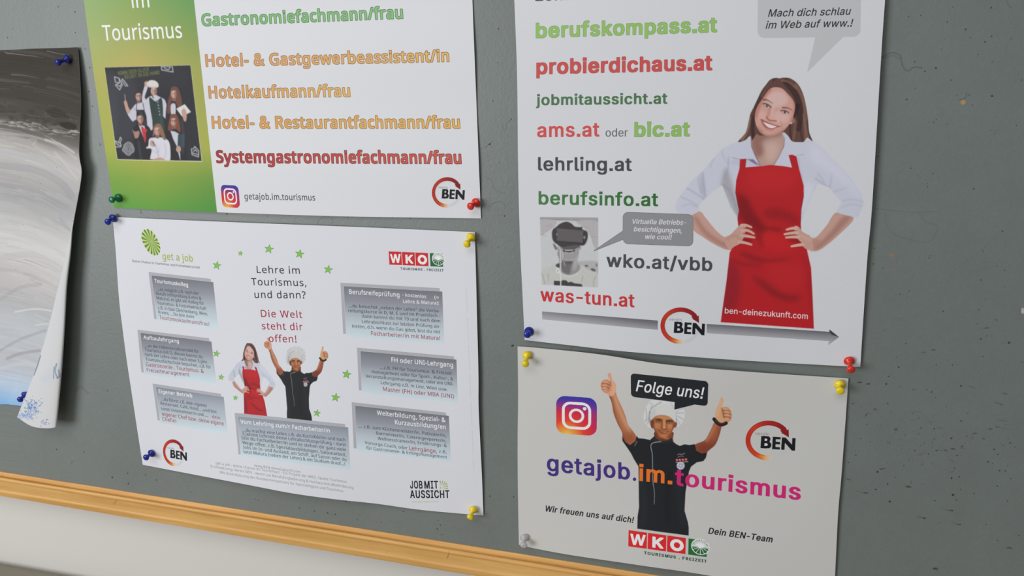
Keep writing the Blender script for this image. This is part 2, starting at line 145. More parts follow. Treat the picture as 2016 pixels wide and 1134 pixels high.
GLYPHS_C = {
'A': (447, [[321,155,123,155,64,0,0,0,195,502,252,502,447,0,382,0], [239,382,230,413,223,437,215,409,208,382,201,362,144,211,303,211,246,362]]),
'B': (455, [[293,493,353,472,389,434,401,376,390,324,357,286,305,265,305,262,362,244,403,206,414,178,417,142,412,100,396,65,371,37,336,16,294,4,244,0,68,0,68,500,211,500], [278,292,312,308,329,333,335,369,328,404,306,428,269,442,214,446,131,446,131,287,223,287], [131,53,232,53,288,60,324,79,344,109,350,147,339,193,323,211,300,224,268,232,227,235,131,235]]),
'C': (443, [[210,438,155,398,121,334,109,250,114,192,129,143,152,103,186,73,229,54,282,48,344,54,401,68,401,13,343,-2,272,-7,202,1,145,25,100,63,68,114,49,177,43,251,47,305,58,354,78,398,105,436,139,466,180,488,228,502,283,507,357,499,421,478,396,424,344,443,282,452]]),
'D': (511, [[461,178,437,114,399,64,348,29,284,7,207,0,68,0,68,500,222,500,293,493,353,472,402,437,438,390,461,329,468,255], [396,313,380,362,353,399,315,425,269,441,213,446,131,446,131,54,199,54,261,59,312,76,351,104,379,143,396,192,402,253]]),
'E': (389, [[68,0,68,500,347,500,347,445,131,445,131,289,335,289,335,234,131,234,131,55,347,55,347,0]]),
'F': (363, [[68,0,68,500,347,500,347,445,131,445,131,268,334,268,334,212,131,212,131,0]]),
'G': (510, [[458,264,458,19,376,-1,282,-7,211,1,151,24,104,62,70,113,50,176,43,250,50,323,74,386,111,437,162,475,226,499,302,507,381,499,451,478,427,423,367,443,298,452,243,446,196,427,158,397,131,357,114,308,109,250,113,194,128,145,153,104,188,73,236,54,297,48,353,51,395,60,395,208,285,208,285,264]]),
'H': (519, [[387,0,387,233,131,233,131,0,68,0,68,500,131,500,131,289,387,289,387,500,450,500,450,0]]),
'I': (237, [[28,0,28,36,87,50,87,450,28,464,28,500,209,500,209,464,150,450,150,50,209,36,209,0]]),
'J': (191, [[-32,-131,-55,-124,-55,-71,-31,-76,-4,-78,29,-71,55,-46,62,-25,64,3,64,500,127,500,127,8,123,-36,111,-72,92,-99,66,-118,34,-129,-3,-133]]),
'K': (433, [[359,0,182,239,131,194,131,0,68,0,68,500,131,500,131,254,174,301,217,349,352,500,426,500,228,282,433,0]]),
'L': (367, [[68,500,131,500,131,56,349,56,349,0,68,0]]),
'M': (635, [[124,438,121,438,124,403,125,355,126,303,126,0,68,0,68,500,161,500,315,90,318,90,475,500,567,500,567,0,505,0,505,307,506,356,508,402,510,438,507,438,340,0,289,0]]),
'N': (532, [[391,0,123,415,120,415,123,377,125,330,126,279,126,0,68,0,68,500,141,500,408,86,410,86,409,120,407,169,405,218,405,500,464,500,464,0]]),
'O': (547, [[501,195,489,145,471,101,446,64,413,33,374,11,327,-2,274,-7,219,-2,172,12,132,34,99,64,74,101,57,146,46,196,43,251,49,324,68,386,100,437,145,475,203,500,275,508,343,500,401,476,445,437,478,386,498,323,504,251], [114,192,127,142,149,102,181,72,223,54,274,48,325,54,367,72,398,102,420,142,433,192,438,251,428,335,398,399,367,429,326,446,275,452,223,446,181,428,149,399,127,359,114,309,109,251]]),
'P': (424, [[260,496,307,483,343,461,377,415,388,353,378,294,345,243,318,223,283,208,240,198,188,195,131,195,131,0,68,0,68,500,200,500], [131,446,131,249,181,249,225,251,261,259,288,272,307,291,319,317,323,350,315,392,292,422,252,440,195,446]]),
'R': (436, [[263,496,308,484,344,465,368,437,383,401,388,358,384,321,373,291,336,249,288,224,425,0,352,0,230,207,131,207,131,0,68,0,68,500,206,500], [131,445,131,260,206,260,259,266,295,284,316,314,323,355,320,385,310,408,294,425,270,436,240,443,202,445]]),
'S': (384, [[346,92,330,58,303,30,268,10,224,-3,173,-7,119,-4,73,4,36,17,36,77,98,57,176,48,238,57,276,85,289,128,278,169,242,201,211,215,171,231,114,257,74,288,50,328,42,380,47,417,62,448,87,473,119,492,157,503,202,507,277,499,340,479,320,425,264,444,200,452,148,443,116,417,106,379,116,337,151,307,179,293,215,278,290,243,316,223,336,199,348,170,352,134]]),
'T': (389, [[163,0,163,445,7,445,7,500,382,500,382,445,226,445,226,0]]),
'U': (512, [[443,127,427,83,401,46,363,17,314,-1,254,-7,196,-1,149,16,112,44,75,103,63,178,63,500,126,500,126,176,134,122,159,81,199,56,257,48,298,52,331,64,355,84,373,110,386,176,386,500,448,500,448,176]]),
'V': (420, [[242,0,179,0,0,500,66,500,179,179,192,140,202,104,210,70,218,104,229,141,242,181,354,500,420,500]]),
'W': (651, [[509,0,445,0,348,328,340,358,332,387,326,411,323,426,320,411,315,387,308,357,299,326,204,0,141,0,8,500,74,500,152,195,160,163,166,132,172,103,176,76,180,104,186,135,194,167,202,198,291,500,356,500,447,196,457,164,464,132,470,102,475,76,480,112,489,153,499,195,576,500,642,500]]),
'Z': (401, [[27,0,27,48,290,444,35,444,35,500,366,500,366,452,103,56,373,56,373,0]]),
'a': (393, [[261,374,303,352,328,312,336,256,336,0,291,0,279,53,277,53,243,19,204,-1,151,-7,90,5,66,20,48,42,36,70,32,104,43,154,76,191,132,214,212,224,276,226,276,249,271,288,256,314,231,327,198,332,142,323,92,303,74,349,132,372,202,382], [161,174,123,159,103,135,96,104,101,76,115,57,137,46,165,43,208,49,244,69,267,102,275,150,275,183,220,181]]),
'b': (431, [[120,358,118,326,121,326,165,366,197,378,237,382,301,369,350,333,382,272,392,188,387,129,373,80,350,42,319,15,281,-2,237,-7,197,-3,165,9,121,48,116,48,104,0,60,0,60,532,121,532,121,403], [191,327,164,315,144,296,131,269,124,234,121,190,121,187,127,126,144,81,176,53,228,44,272,53,304,81,322,127,328,188,322,250,304,295,272,322,227,331]]),
'c': (336, [[163,-2,121,13,87,39,61,76,44,125,39,186,44,248,62,298,89,336,124,362,167,377,214,382,270,376,313,362,294,311,255,323,213,328,178,324,151,312,129,292,114,265,105,229,102,186,105,145,114,110,129,82,150,62,177,50,209,46,264,53,307,68,307,13,265,-2,210,-7]]),
'd': (431, [[130,5,81,42,49,102,39,187,49,272,81,333,130,370,193,382,244,375,282,355,310,327,314,327,311,354,310,382,310,532,371,532,371,0,321,0,312,50,310,50,282,21,244,1,193,-7], [253,52,286,77,304,118,310,175,310,186,304,248,287,294,254,322,202,331,158,321,127,292,108,245,102,186,108,126,127,81,158,53,202,44]]),
'e': (395, [[249,377,287,361,318,336,341,302,355,261,359,213,359,176,102,176,111,120,135,79,172,54,222,46,285,52,342,71,342,18,286,-1,219,-7,169,-2,125,15,89,42,61,79,44,127,39,185,44,242,59,291,84,330,117,359,158,376,204,382], [164,325,134,304,114,270,104,225,295,225,285,281,255,318,232,329,204,332]]),
'f': (241, [[138,328,138,0,76,0,76,328,11,328,11,356,76,377,76,399,80,443,91,478,108,504,132,522,162,532,198,536,239,532,271,523,255,475,229,482,199,485,172,480,153,465,142,438,138,400,138,375,232,375,232,328]]),
'g': (431, [[259,368,287,351,310,326,314,326,322,375,371,375,371,-6,367,-55,353,-96,330,-127,298,-150,255,-164,203,-168,129,-162,68,-144,68,-88,130,-109,207,-117,250,-110,283,-89,303,-55,310,-11,310,4,311,28,312,50,310,50,288,25,261,7,229,-4,193,-7,128,6,79,44,49,105,39,187,49,267,79,329,128,369,193,382], [172,326,147,314,128,293,114,265,105,229,102,186,109,125,128,80,159,53,202,43,251,51,285,74,305,114,311,172,311,187,308,233,299,270,285,297,263,316,235,327,201,331]]),
'h': (433, [[120,349,118,324,122,324,152,356,193,375,239,382,281,378,315,367,341,349,361,323,372,288,376,244,376,0,315,0,315,240,310,280,295,308,269,325,231,331,194,327,165,315,145,295,131,269,124,235,121,194,121,0,60,0,60,532,121,532,121,376]]),
'i': (181, [[121,0,60,0,60,375,121,375], [116,507,127,477,116,447,91,438,65,447,55,477,65,507,91,516]]),
'j': (181, [[-15,-166,-39,-160,-39,-110,-17,-115,8,-117,45,-105,56,-87,60,-58,60,375,121,375,121,-56,110,-116,96,-138,76,-155,49,-165,15,-168], [65,507,91,516,116,507,127,477,116,447,91,438,65,447,55,477]]),
'k': (374, [[119,225,118,193,120,193,133,209,150,231,165,249,285,375,357,375,205,215,368,0,293,0,163,175,120,138,120,0,60,0,60,532,120,532,120,254]]),
'l': (181, [[60,0,60,532,121,532,121,0]]),
'm': (655, [[527,374,567,350,590,307,598,244,598,0,537,0,537,242,532,280,519,308,495,325,461,331,414,323,383,299,365,260,359,207,359,0,298,0,298,242,290,291,265,321,221,331,187,327,162,315,143,295,131,269,124,235,121,195,121,0,60,0,60,375,109,375,118,324,122,324,151,357,189,376,232,382,272,379,305,367,330,347,347,319,351,319,373,347,402,367,471,382]]),
'n': (433, [[299,374,342,350,367,307,376,244,376,0,315,0,315,240,310,280,295,308,269,325,231,331,178,322,145,296,127,253,121,195,121,0,60,0,60,375,109,375,118,324,122,324,153,357,194,376,240,382]]),
'o': (424, [[383,144,374,105,339,44,283,6,211,-7,142,6,88,44,51,105,42,144,39,188,44,246,60,294,85,332,120,360,163,377,213,382,261,377,303,360,338,332,364,294,380,246,386,188], [105,147,114,112,129,83,150,62,178,48,212,44,247,48,275,62,296,83,311,112,319,147,322,188,319,230,310,265,295,293,274,313,246,326,211,331,162,321,128,293,109,248,102,188]]),
'p': (431, [[301,370,350,334,382,273,392,188,387,130,373,81,350,43,319,15,281,-1,237,-7,186,1,148,21,121,48,117,48,120,18,121,-14,121,-168,60,-168,60,375,110,375,118,324,121,324,148,354,186,375,238,382], [193,327,166,316,146,298,132,273,124,241,121,200,121,188,124,146,131,110,144,82,164,61,192,48,228,44,260,49,285,63,304,85,318,114,328,189,322,247,304,292,272,321,227,331]]),
'q': (431, [[310,22,313,50,309,50,264,10,232,-3,191,-7,130,5,81,42,49,102,39,187,43,246,58,295,82,333,113,360,150,377,193,382,233,378,265,366,310,324,313,324,322,375,371,375,371,-168,310,-168,310,-8], [238,48,265,58,285,76,299,101,307,134,310,174,310,186,304,249,286,294,253,322,202,331,158,321,127,292,108,245,102,186,108,126,127,82,159,53,203,44]]),
'r': (289, [[257,381,279,378,271,321,251,325,230,326,189,317,154,292,130,252,121,200,121,0,60,0,60,375,110,375,117,307,120,307,148,345,187,372,235,382]]),
's': (335, [[299,70,286,43,264,21,234,6,197,-4,154,-7,86,-1,36,17,36,73,91,52,155,43,196,46,223,58,239,75,244,98,237,123,209,146,185,158,152,171,90,199,50,232,39,255,36,283,45,325,75,356,119,376,176,382,241,376,296,357,275,308,225,325,172,332,139,329,114,320,100,305,95,286,104,260,134,239,191,215,252,188,291,154,301,131,304,104]]),
't': (253, [[214,46,237,51,237,4,209,-4,174,-7,120,3,98,17,80,39,68,69,64,109,64,328,11,328,11,357,65,382,90,461,126,461,126,375,235,375,235,328,126,328,126,111,130,81,143,60,161,48,185,43]]),
'u': (433, [[373,0,323,0,314,50,311,50,280,18,239,-1,192,-7,151,-3,117,7,90,26,71,52,59,86,55,130,55,375,118,375,118,134,123,95,138,67,164,50,201,44,239,48,267,60,288,79,301,106,309,140,312,180,312,375,373,375]]),
'v': (356, [[0,375,66,375,146,154,158,120,169,84,176,55,179,55,187,84,199,120,210,154,290,375,356,375,213,0,142,0]]),
'w': (550, [[293,241,286,269,280,293,276,312,273,312,269,293,264,268,257,241,248,211,181,1,111,1,8,376,71,376,123,176,134,135,143,96,148,64,151,64,155,85,161,111,168,139,176,165,242,376,310,376,374,165,384,130,394,95,399,64,402,64,407,94,416,133,427,176,480,376,543,376,438,1,366,1,302,212]]),
'x': (370, [[19,375,89,375,186,234,282,375,351,375,221,192,358,0,288,0,186,150,82,0,13,0,148,192]]),
'y': (357, [[67,375,148,162,161,125,172,91,179,60,182,60,195,105,214,162,291,375,357,375,195,-52,164,-113,121,-154,93,-164,59,-168,29,-166,8,-162,8,-113,26,-116,49,-118,86,-110,113,-86,132,-51,152,-1,1,375]]),
'z': (329, [[27,0,27,41,229,328,39,328,39,375,297,375,297,329,98,48,302,48,302,0]]),
'ä': (393, [[261,374,303,352,328,312,336,256,336,0,291,0,279,53,277,53,243,19,204,-1,151,-7,90,5,66,20,48,42,36,70,32,104,43,154,76,191,132,214,212,224,276,226,276,249,271,288,256,314,231,327,198,332,142,323,92,303,74,349,132,372,202,382], [161,174,123,159,103,135,96,104,101,76,115,57,137,46,165,43,208,49,244,69,267,102,275,150,275,183,220,181], [109,503,132,511,155,503,165,477,155,451,132,442,109,451,99,477], [240,503,263,511,286,503,296,477,286,451,263,442,240,451,230,477]]),
'ö': (424, [[383,144,374,105,339,44,283,6,211,-7,142,6,88,44,51,105,42,144,39,188,44,246,60,294,85,332,120,360,163,377,213,382,261,377,303,360,338,332,364,294,380,246,386,188], [105,147,114,112,129,83,150,62,178,48,212,44,247,48,275,62,296,83,311,112,319,147,322,188,319,230,310,265,295,293,274,313,246,326,211,331,162,321,128,293,109,248,102,188], [124,503,147,511,170,503,180,477,170,451,147,442,124,451,114,477], [255,503,278,511,301,503,311,477,301,451,278,442,255,451,246,477]]),
'ü': (433, [[373,0,323,0,314,50,311,50,280,18,239,-1,192,-7,151,-3,117,7,90,26,71,52,59,86,55,130,55,375,118,375,118,134,123,95,138,67,164,50,201,44,239,48,267,60,288,79,301,106,309,140,312,180,312,375,373,375], [128,503,151,511,174,503,184,477,174,451,151,442,128,451,118,477], [259,503,282,511,305,503,315,477,305,451,282,442,259,451,250,477]]),
'é': (395, [[249,377,287,361,318,336,341,302,355,261,359,213,359,176,102,176,111,120,135,79,172,54,222,46,285,52,342,71,342,18,286,-1,219,-7,169,-2,125,15,89,42,61,79,44,127,39,185,44,242,59,291,84,330,117,359,158,376,204,382], [164,325,134,304,114,270,104,225,295,225,285,281,255,318,232,329,204,332], [285,506,259,477,230,448,203,424,162,424,162,433,185,464,209,502,229,536,303,536,303,529]]),
'0': (401, [[357,142,345,98,328,61,305,32,276,11,241,-3,200,-7,148,1,107,24,75,61,52,112,39,176,34,251,38,326,51,389,72,440,104,477,146,500,200,508,251,500,293,477,325,440,348,389,362,326,366,251], [98,188,106,137,119,97,139,68,166,51,200,46,234,51,260,68,280,96,293,136,301,188,304,251,301,313,293,364,280,404,260,432,234,449,200,455,166,449,139,432,119,404,106,364,98,313,96,251]]),
'1': (401, [[188,0,188,349,189,384,190,410,191,436,171,417,148,397,95,354,62,395,197,500,249,500,249,0]]),
'2': (401, [[34,0,34,51,165,183,228,251,268,308,281,370,275,407,256,433,228,449,193,454,129,442,72,407,39,448,82,478,133,499,193,507,236,503,273,491,303,471,325,445,339,412,344,374,340,336,328,300,283,233,216,162,111,59,111,56,364,56,364,0]]),
'3': (401, [[333,325,297,285,242,263,242,261,294,248,331,223,353,187,361,142,356,101,340,65,315,35,278,12,229,-2,169,-7,96,-1,32,20,32,78,99,54,169,45,227,51,266,71,289,102,296,144,292,172,280,194,260,211,232,223,156,232,108,232,108,284,157,284,195,287,226,296,250,310,268,329,282,379,276,411,258,435,229,450,191,455,143,450,103,435,65,413,34,455,100,492,143,503,190,507,259,498,307,472,336,432,345,383]]),
'4': (401, [[314,113,314,0,254,0,254,113,15,113,15,166,250,503,314,503,314,169,387,169,387,113], [255,360,256,388,257,414,258,437,255,437,241,408,225,382,75,169,254,169,254,326]]),
'5': (401, [[240,302,282,289,315,268,340,239,355,203,361,160,355,111,338,70,311,37,274,13,228,-2,174,-7,101,0,44,20,44,78,105,54,174,46,239,57,264,72,282,93,294,120,298,153,290,197,268,229,229,248,172,255,127,251,87,244,56,264,75,500,326,500,326,444,127,444,116,299,148,304,193,307]]),
'6': (401, [[44,299,65,379,106,445,135,471,171,491,215,503,268,507,300,506,329,501,329,448,301,454,269,457,225,453,188,440,160,421,138,396,111,332,100,254,104,254,131,284,170,305,223,313,263,309,299,295,328,273,349,243,363,206,368,161,363,113,348,71,324,38,293,13,254,-2,209,-7,142,6,88,47,67,78,51,116,42,161,39,214], [248,52,279,73,300,109,307,161,301,204,283,237,252,258,210,265,153,251,114,216,101,173,107,127,128,86,161,56,208,45]]),
'7': (401, [[300,444,31,444,31,500,366,500,366,452,163,0,95,0]]),
'8': (401, [[241,504,277,493,307,476,330,453,345,423,349,387,336,335,302,295,254,265,310,231,350,188,362,161,366,130,360,90,345,57,321,30,288,10,248,-3,202,-7,152,-3,110,9,77,29,54,55,39,88,34,127,38,159,49,187,87,230,138,261,93,293,62,334,50,388,55,423,70,453,93,476,123,493,159,504,200,507], [101,93,120,66,153,48,200,42,245,48,278,66,299,94,305,129,292,172,256,205,200,232,189,236,137,207,105,172,95,127], [164,453,136,439,117,416,111,385,123,342,156,312,202,289,246,312,277,342,289,385,282,416,264,439,235,453,199,457]]),
'9': (401, [[358,201,338,121,297,55,268,29,231,9,187,-3,134,-7,102,-5,71,0,71,53,101,46,133,43,178,47,214,60,243,79,265,103,292,168,302,245,298,245,271,216,232,195,179,187,138,191,103,205,74,227,53,256,39,294,35,338,40,387,55,429,79,462,111,487,150,502,195,507,261,493,315,452,336,422,351,384,361,339,364,286], [155,448,124,426,103,390,96,339,102,296,119,263,149,242,192,235,223,239,250,249,288,284,302,327,295,372,275,414,242,444,195,455]]),
'.': (188, [[54,60,63,74,93,85,124,74,134,60,137,38,134,16,124,1,93,-10,63,1,54,16,50,38]]),
',': (188, [[118,20,97,-37,74,-90,29,-90,42,-33,55,27,64,81,130,81,134,74]]),
':': (188, [[54,60,63,74,93,85,124,74,134,60,137,38,134,16,124,1,93,-10,63,1,54,16,50,38], [54,360,63,375,93,385,124,375,134,360,137,338,134,316,124,301,93,290,63,301,54,316,50,338]]),
';': (188, [[112,20,91,-37,68,-90,22,-90,32,-48,42,-3,51,41,57,81,123,81,128,74], [52,360,62,375,92,385,123,375,133,360,136,338,133,316,123,301,92,290,62,301,52,316,49,338]]),
'!': (188, [[74,141,57,500,132,500,114,141], [54,60,63,74,94,85,124,74,134,60,137,38,134,16,124,1,94,-10,63,1,54,16,50,38]]),
'?': (304, [[103,206,121,242,157,279,199,317,221,347,227,383,221,413,205,435,179,449,142,453,81,444,30,424,8,473,70,497,146,507,205,499,249,474,277,435,286,384,276,331,247,290,203,251,168,216,151,187,147,153,147,141,98,141,98,160], [85,60,94,74,125,85,155,74,165,60,168,38,165,16,155,1,125,-10,94,1,85,16,82,38]]),
'&': (513, [[248,504,278,495,302,479,319,458,330,432,334,400,327,359,306,325,234,269,369,139,399,189,418,250,480,250,452,167,409,99,511,0,428,0,367,59,320,25,264,1,195,-7,150,-3,111,9,80,28,56,55,42,89,37,130,50,192,88,238,145,277,116,312,93,352,84,398,88,430,99,457,118,479,144,495,176,504,213,508], [139,209,111,176,102,132,108,98,127,71,158,53,197,48,238,51,274,62,328,97,182,239], [184,453,163,442,149,423,144,399,158,353,196,305,232,329,255,350,269,374,273,400,269,423,256,441,237,453,211,457]]),
'(': (210, [[39,304,73,408,131,500,189,500,146,431,115,355,97,275,90,193,102,85,134,-17,188,-111,131,-111,73,-21,39,82,28,192]]),
')': (210, [[171,82,138,-21,79,-111,22,-111,76,-17,109,85,120,193,109,302,76,406,21,500,79,500,138,408,171,304,182,192]]),
'/': (261, [[67,0,7,0,193,500,254,500]]),
'-': (225, [[28,215,197,215,197,160,28,160]]),
'–': (350, [[28,215,322,215,322,160,28,160]]),
'=': (401, [[39,341,360,341,360,291,39,291], [39,202,360,202,360,152,39,152]]),
'…': (554, [[54,60,63,74,93,85,124,74,134,60,137,38,134,16,124,1,93,-10,63,1,54,16,50,38], [237,60,246,74,277,85,308,74,317,60,321,38,317,16,308,1,277,-10,246,1,237,16,234,38], [420,60,429,74,459,85,491,74,500,60,504,38,500,16,491,1,459,-10,429,1,420,16,417,38]]),
'„': (291, [[240,20,219,-37,196,-90,150,-90,164,-33,176,27,186,81,251,81,256,74], [111,20,89,-37,67,-90,22,-90,32,-48,41,-3,49,41,56,81,122,81,127,74]]),
'“': (251, [[230,443,217,382,208,328,141,328,137,336,153,389,174,446,197,500,243,500], [100,443,88,382,78,328,13,328,8,336,25,389,46,446,69,500,113,500]]),
'"': (286, [[98,319,60,319,46,500,112,500], [226,319,188,319,174,500,240,500]]),
'©': (583, [[241,104,198,136,172,186,164,250,168,293,180,331,200,362,228,386,263,401,305,406,349,401,391,385,370,342,336,356,305,361,269,353,241,331,224,296,218,250,223,203,238,168,265,146,305,139,341,143,378,155,378,110,344,98,302,93], [238,-2,188,12,145,35,107,65,76,103,53,147,39,196,34,250,39,304,53,353,76,397,107,435,145,465,188,488,238,502,291,507,343,502,391,488,435,465,473,435,505,397,528,353,543,304,548,250,544,196,529,147,507,103,476,65,438,35,394,12,345,-2,291,-7], [335,34,375,46,412,66,445,92,471,124,492,162,504,204,508,250,504,294,492,335,447,405,415,432,379,453,337,466,291,470,246,466,204,454,167,434,135,408,109,376,90,338,78,296,74,250,78,206,90,165,135,95,167,68,204,47,246,34,291,30]]),
' ': (182, []),
}
# ---------------------------------------------------------------- a small print shop: everything flat that is printed or painted
def lin(c):
    c = np.asarray(c, float)/255.0
    return np.where(c <= 0.04045, c/12.92, ((c+0.055)/1.055)**2.4)
def enc(c):
    c = np.clip(c, 0, 1)
    return np.where(c <= 0.0031308, c*12.92, 1.055*c**(1/2.4)-0.055)

def read_font(table, hyphen=0):
    """letter outlines (half units, cap height 500) -> cap height 1000; round dots become square"""
    f = {}
    for ch, (adv, cs) in table.items():
        cs = [np.array(v, float).reshape(-1, 2)*2 for v in cs]; adv *= 2
        if ch == '-': adv -= hyphen; cs = [q-(hyphen/2, 0) for q in cs]
        out = []
        for q in cs:
            lo, hi = q.min(0), q.max(0); w = hi-lo
            if ch in '.,:;!?ijäöü' and max(w) < 200 and abs(w[0]-w[1]) < 30:
                q = np.array([(lo[0], lo[1]), (lo[0], hi[1]), (hi[0], hi[1]), (hi[0], lo[1])])
            out.append(q)
        f[ch] = (adv, out)
    return f

def catmull(pts, closed=True, n=6):
    P = np.asarray(pts, float); N = len(P)
    if N < 3: return P
    out = []
    rng = range(N) if closed else range(N-1)
    t = np.linspace(0, 1, n, endpoint=False)[:, None]
    for i in rng:
        if closed: a, b, c, d = P[(i-1) % N], P[i], P[(i+1) % N], P[(i+2) % N]
        else: a, b, c, d = P[max(i-1, 0)], P[i], P[i+1], P[min(i+2, N-1)]
        out.append(0.5*((2*b)+(-a+c)*t+(2*a-5*b+4*c-d)*t*t+(-a+3*b-3*c+d)*t**3))
    if not closed: out.append(P[-1:])
    return np.vstack(out)

class Print:
    SS = 3
    def __init__(s, corners_mm, ppm, white, paper=0.80):
        """corners_mm: (x0,z0,x1,z1) board mm covered; ppm texels per mm; white: observed colour of the bare paper"""
        s.x0, s.z0, s.x1, s.z1 = corners_mm; s.ppm = ppm
        s.W = int(round((s.x1-s.x0)*ppm)); s.H = int(round((s.z1-s.z0)*ppm))
        s.paper = np.array(paper, float)*np.ones(3); s.k = s.paper/lin(white)
        s.img = np.full((s.H, s.W, 3), 1.0, np.float32)*s.paper.astype(np.float32)
        s.fr = [(0.0, 0.0, 1.0, 1.0)]; s.aff = [None]; s.clips = [None]
    # frames: points given in a zoomed view of the photograph: origin ox, oy and magnification
    def frame(s, ox, oy, m): s.fr[-1] = (ox, oy, m, m)
    def px(s, P):
        P = np.asarray(P, float).reshape(-1, 2)
        ox, oy, mx, my = s.fr[-1]
        P = np.stack([ox+P[:, 0]/mx, oy+P[:, 1]/my], 1)
        if s.aff[-1] is not None:
            A, b = s.aff[-1]; P = P @ A.T + b
        return P
    def tx(s, P):
        B = bmm(s.px(P))
        return np.stack([(B[:, 0]-s.x0)*s.ppm, (s.z1-B[:, 1])*s.ppm], 1)
    def col(s, c): return np.clip(lin(c)*s.k, 0.004, 0.95).astype(np.float32)
    def mask(s, polys, dil=None, blur=0.0, aniso=None, ss=None):
        S = ss or s.SS
        allp = np.vstack(polys)
        pad = 2+int(math.ceil(3*blur+(max(dil) if dil else 0)))
        x0 = max(0, int(allp[:, 0].min())-pad); x1 = min(s.W, int(allp[:, 0].max())+pad+1)
        y0 = max(0, int(allp[:, 1].min())-pad); y1 = min(s.H, int(allp[:, 1].max())+pad+1)
        if x1 <= x0 or y1 <= y0: return None
        w, h = (x1-x0)*S, (y1-y0)*S
        A = []; B = []
        for p in polys:
            A.append(p); B.append(np.roll(p, -1, 0))
        A = (np.vstack(A)-(x0, y0))*S; B = (np.vstack(B)-(x0, y0))*S
        sg = np.where(B[:, 1] > A[:, 1], 1, -1)
        sw = sg < 0
        T = A[sw].copy(); A[sw] = B[sw]; B[sw] = T
        r0 = np.clip(np.ceil(A[:, 1]-0.5), 0, h).astype(int); r1 = np.clip(np.ceil(B[:, 1]-0.5), 0, h).astype(int)
        n = r1-r0; ok = n > 0
        A, B, sg, r0, n = A[ok], B[ok], sg[ok], r0[ok], n[ok]
        if len(n) == 0: return None
        idx = np.repeat(np.arange(len(n)), n)
        row = np.arange(n.sum())-np.repeat(np.cumsum(n)-n, n)+r0[idx]
        t = (row+0.5-A[idx, 1])/(B[idx, 1]-A[idx, 1])
        xx = np.clip(np.round(A[idx, 0]+t*(B[idx, 0]-A[idx, 0])), 0, w).astype(int)
        acc = np.zeros((h, w+1), np.int16)
        np.add.at(acc, (row, xx), sg[idx].astype(np.int16))
        m = np.cumsum(acc, 1)[:, :w] != 0
        if dil:
            rx, ry = dil[0]*S, dil[1]*S; src = m; m = src.copy()
            for a in np.arange(0, 2*math.pi, math.pi/8):
                q = (abs(math.cos(a))**5+abs(math.sin(a))**5)**-0.2; dx, dy = int(round(rx*q*math.cos(a))), int(round(ry*q*math.sin(a)))
                ys, yd = (slice(0, h-dy), slice(dy, h)) if dy >= 0 else (slice(-dy, h), slice(0, h+dy))
                xs, xd = (slice(0, w-dx), slice(dx, w)) if dx >= 0 else (slice(-dx, w), slice(0, w+dx))
                m[yd, xd] |= src[ys, xs]
        m = m.reshape(y1-y0, S, x1-x0, S).mean((1, 3)).astype(np.float32)
        if blur > 0: m = blur2(m, blur)
        return (x0, y0, x1, y1, m)
    def comp(s, M, colr, alpha=1.0):
        if M is None: return
        x0, y0, x1, y1, m = M
        m = m*alpha
        c = s.clips[-1]
        if c is not None: m = m*c[y0:y1, x0:x1]
        m = m[..., None]
        if callable(colr):
            yy, xx = np.mgrid[y0:y1, x0:x1].astype(np.float32)
            colr = colr(xx+0.5, yy+0.5)
        s.img[y0:y1, x0:x1] = s.img[y0:y1, x0:x1]*(1-m)+colr*m
    def grad(s, p0, p1, stops):
        """linear gradient between two points; stops = list of colours evenly spaced or (t, colour)"""
        q = s.tx([p0, p1]); d = q[1]-q[0]; L = float(d@d)
        st = [(i/(len(stops)-1), c) if not isinstance(c[0], float) else c for i, c in enumerate(stops)] if not isinstance(stops[0][1], tuple) else stops
        ts = [a for a, _ in st]; cs = np.array([s.col(c) for _, c in st])
        def f(x, y):
            t = ((x-q[0][0])*d[0]+(y-q[0][1])*d[1])/L
            return np.stack([np.interp(t, ts, cs[:, k]) for k in range(3)], -1).astype(np.float32)
        return f
    def poly(s, pts, c, smooth=False, blur=0.0, a=1.0, n=6):
        P = catmull(pts, True, n) if smooth else np.asarray(pts, float)
        if not callable(c): c = s.col(c)
        s.comp(s.mask([s.tx(P)], blur=blur*s.unit()/s.fr[-1][2]*(2.3 if s.fr[-1][2] > 1.5 else 1.0)), c, a)
    def unit(s):
        """texels per photo pixel in the present frame (about)"""
        sc = 1.0 if s.aff[-1] is None else math.sqrt(abs(np.linalg.det(s.aff[-1][0])))
        return s.ppm*0.49*sc
    def blob(s, c0, rx, ry, c, rot=0.0, blur=0.0, a=1.0):
        t = np.linspace(0, 2*math.pi, 28, endpoint=False); r = math.radians(rot)
        x, y = rx*np.cos(t), ry*np.sin(t)
        s.poly(np.stack([c0[0]+x*math.cos(r)-y*math.sin(r), c0[1]+x*math.sin(r)+y*math.cos(r)], 1), c, blur=blur, a=a)
    def line(s, pts, w, c, smooth=True, blur=0.0, a=1.0, w1=None):
        P = catmull(pts, False, 6) if smooth and len(pts) > 2 else np.asarray(pts, float)
        n = len(P); W = np.linspace(w, w if w1 is None else w1, n)/2
        polys = []
        for i in range(n-1):
            d = P[i+1]-P[i]; L = math.hypot(*d)
            if L < 1e-6: continue
            nn = np.array([-d[1], d[0]])/L
            polys.append(np.array([P[i]+nn*W[i], P[i]-nn*W[i], P[i+1]-nn*W[i+1], P[i+1]+nn*W[i+1]]))
        t = np.linspace(0, 2*math.pi, 10, endpoint=False)
        for i in range(n):
            polys.append(P[i]+np.stack([np.cos(t), np.sin(t)], 1)*max(W[i], 1e-3))
        q = []
        for p in polys:
            p = s.tx(p); ar = np.sum(p[:, 0]*np.roll(p[:, 1], -1)-p[:, 1]*np.roll(p[:, 0], -1))
            q.append(p if ar > 0 else p[::-1])
        if not callable(c): c = s.col(c)
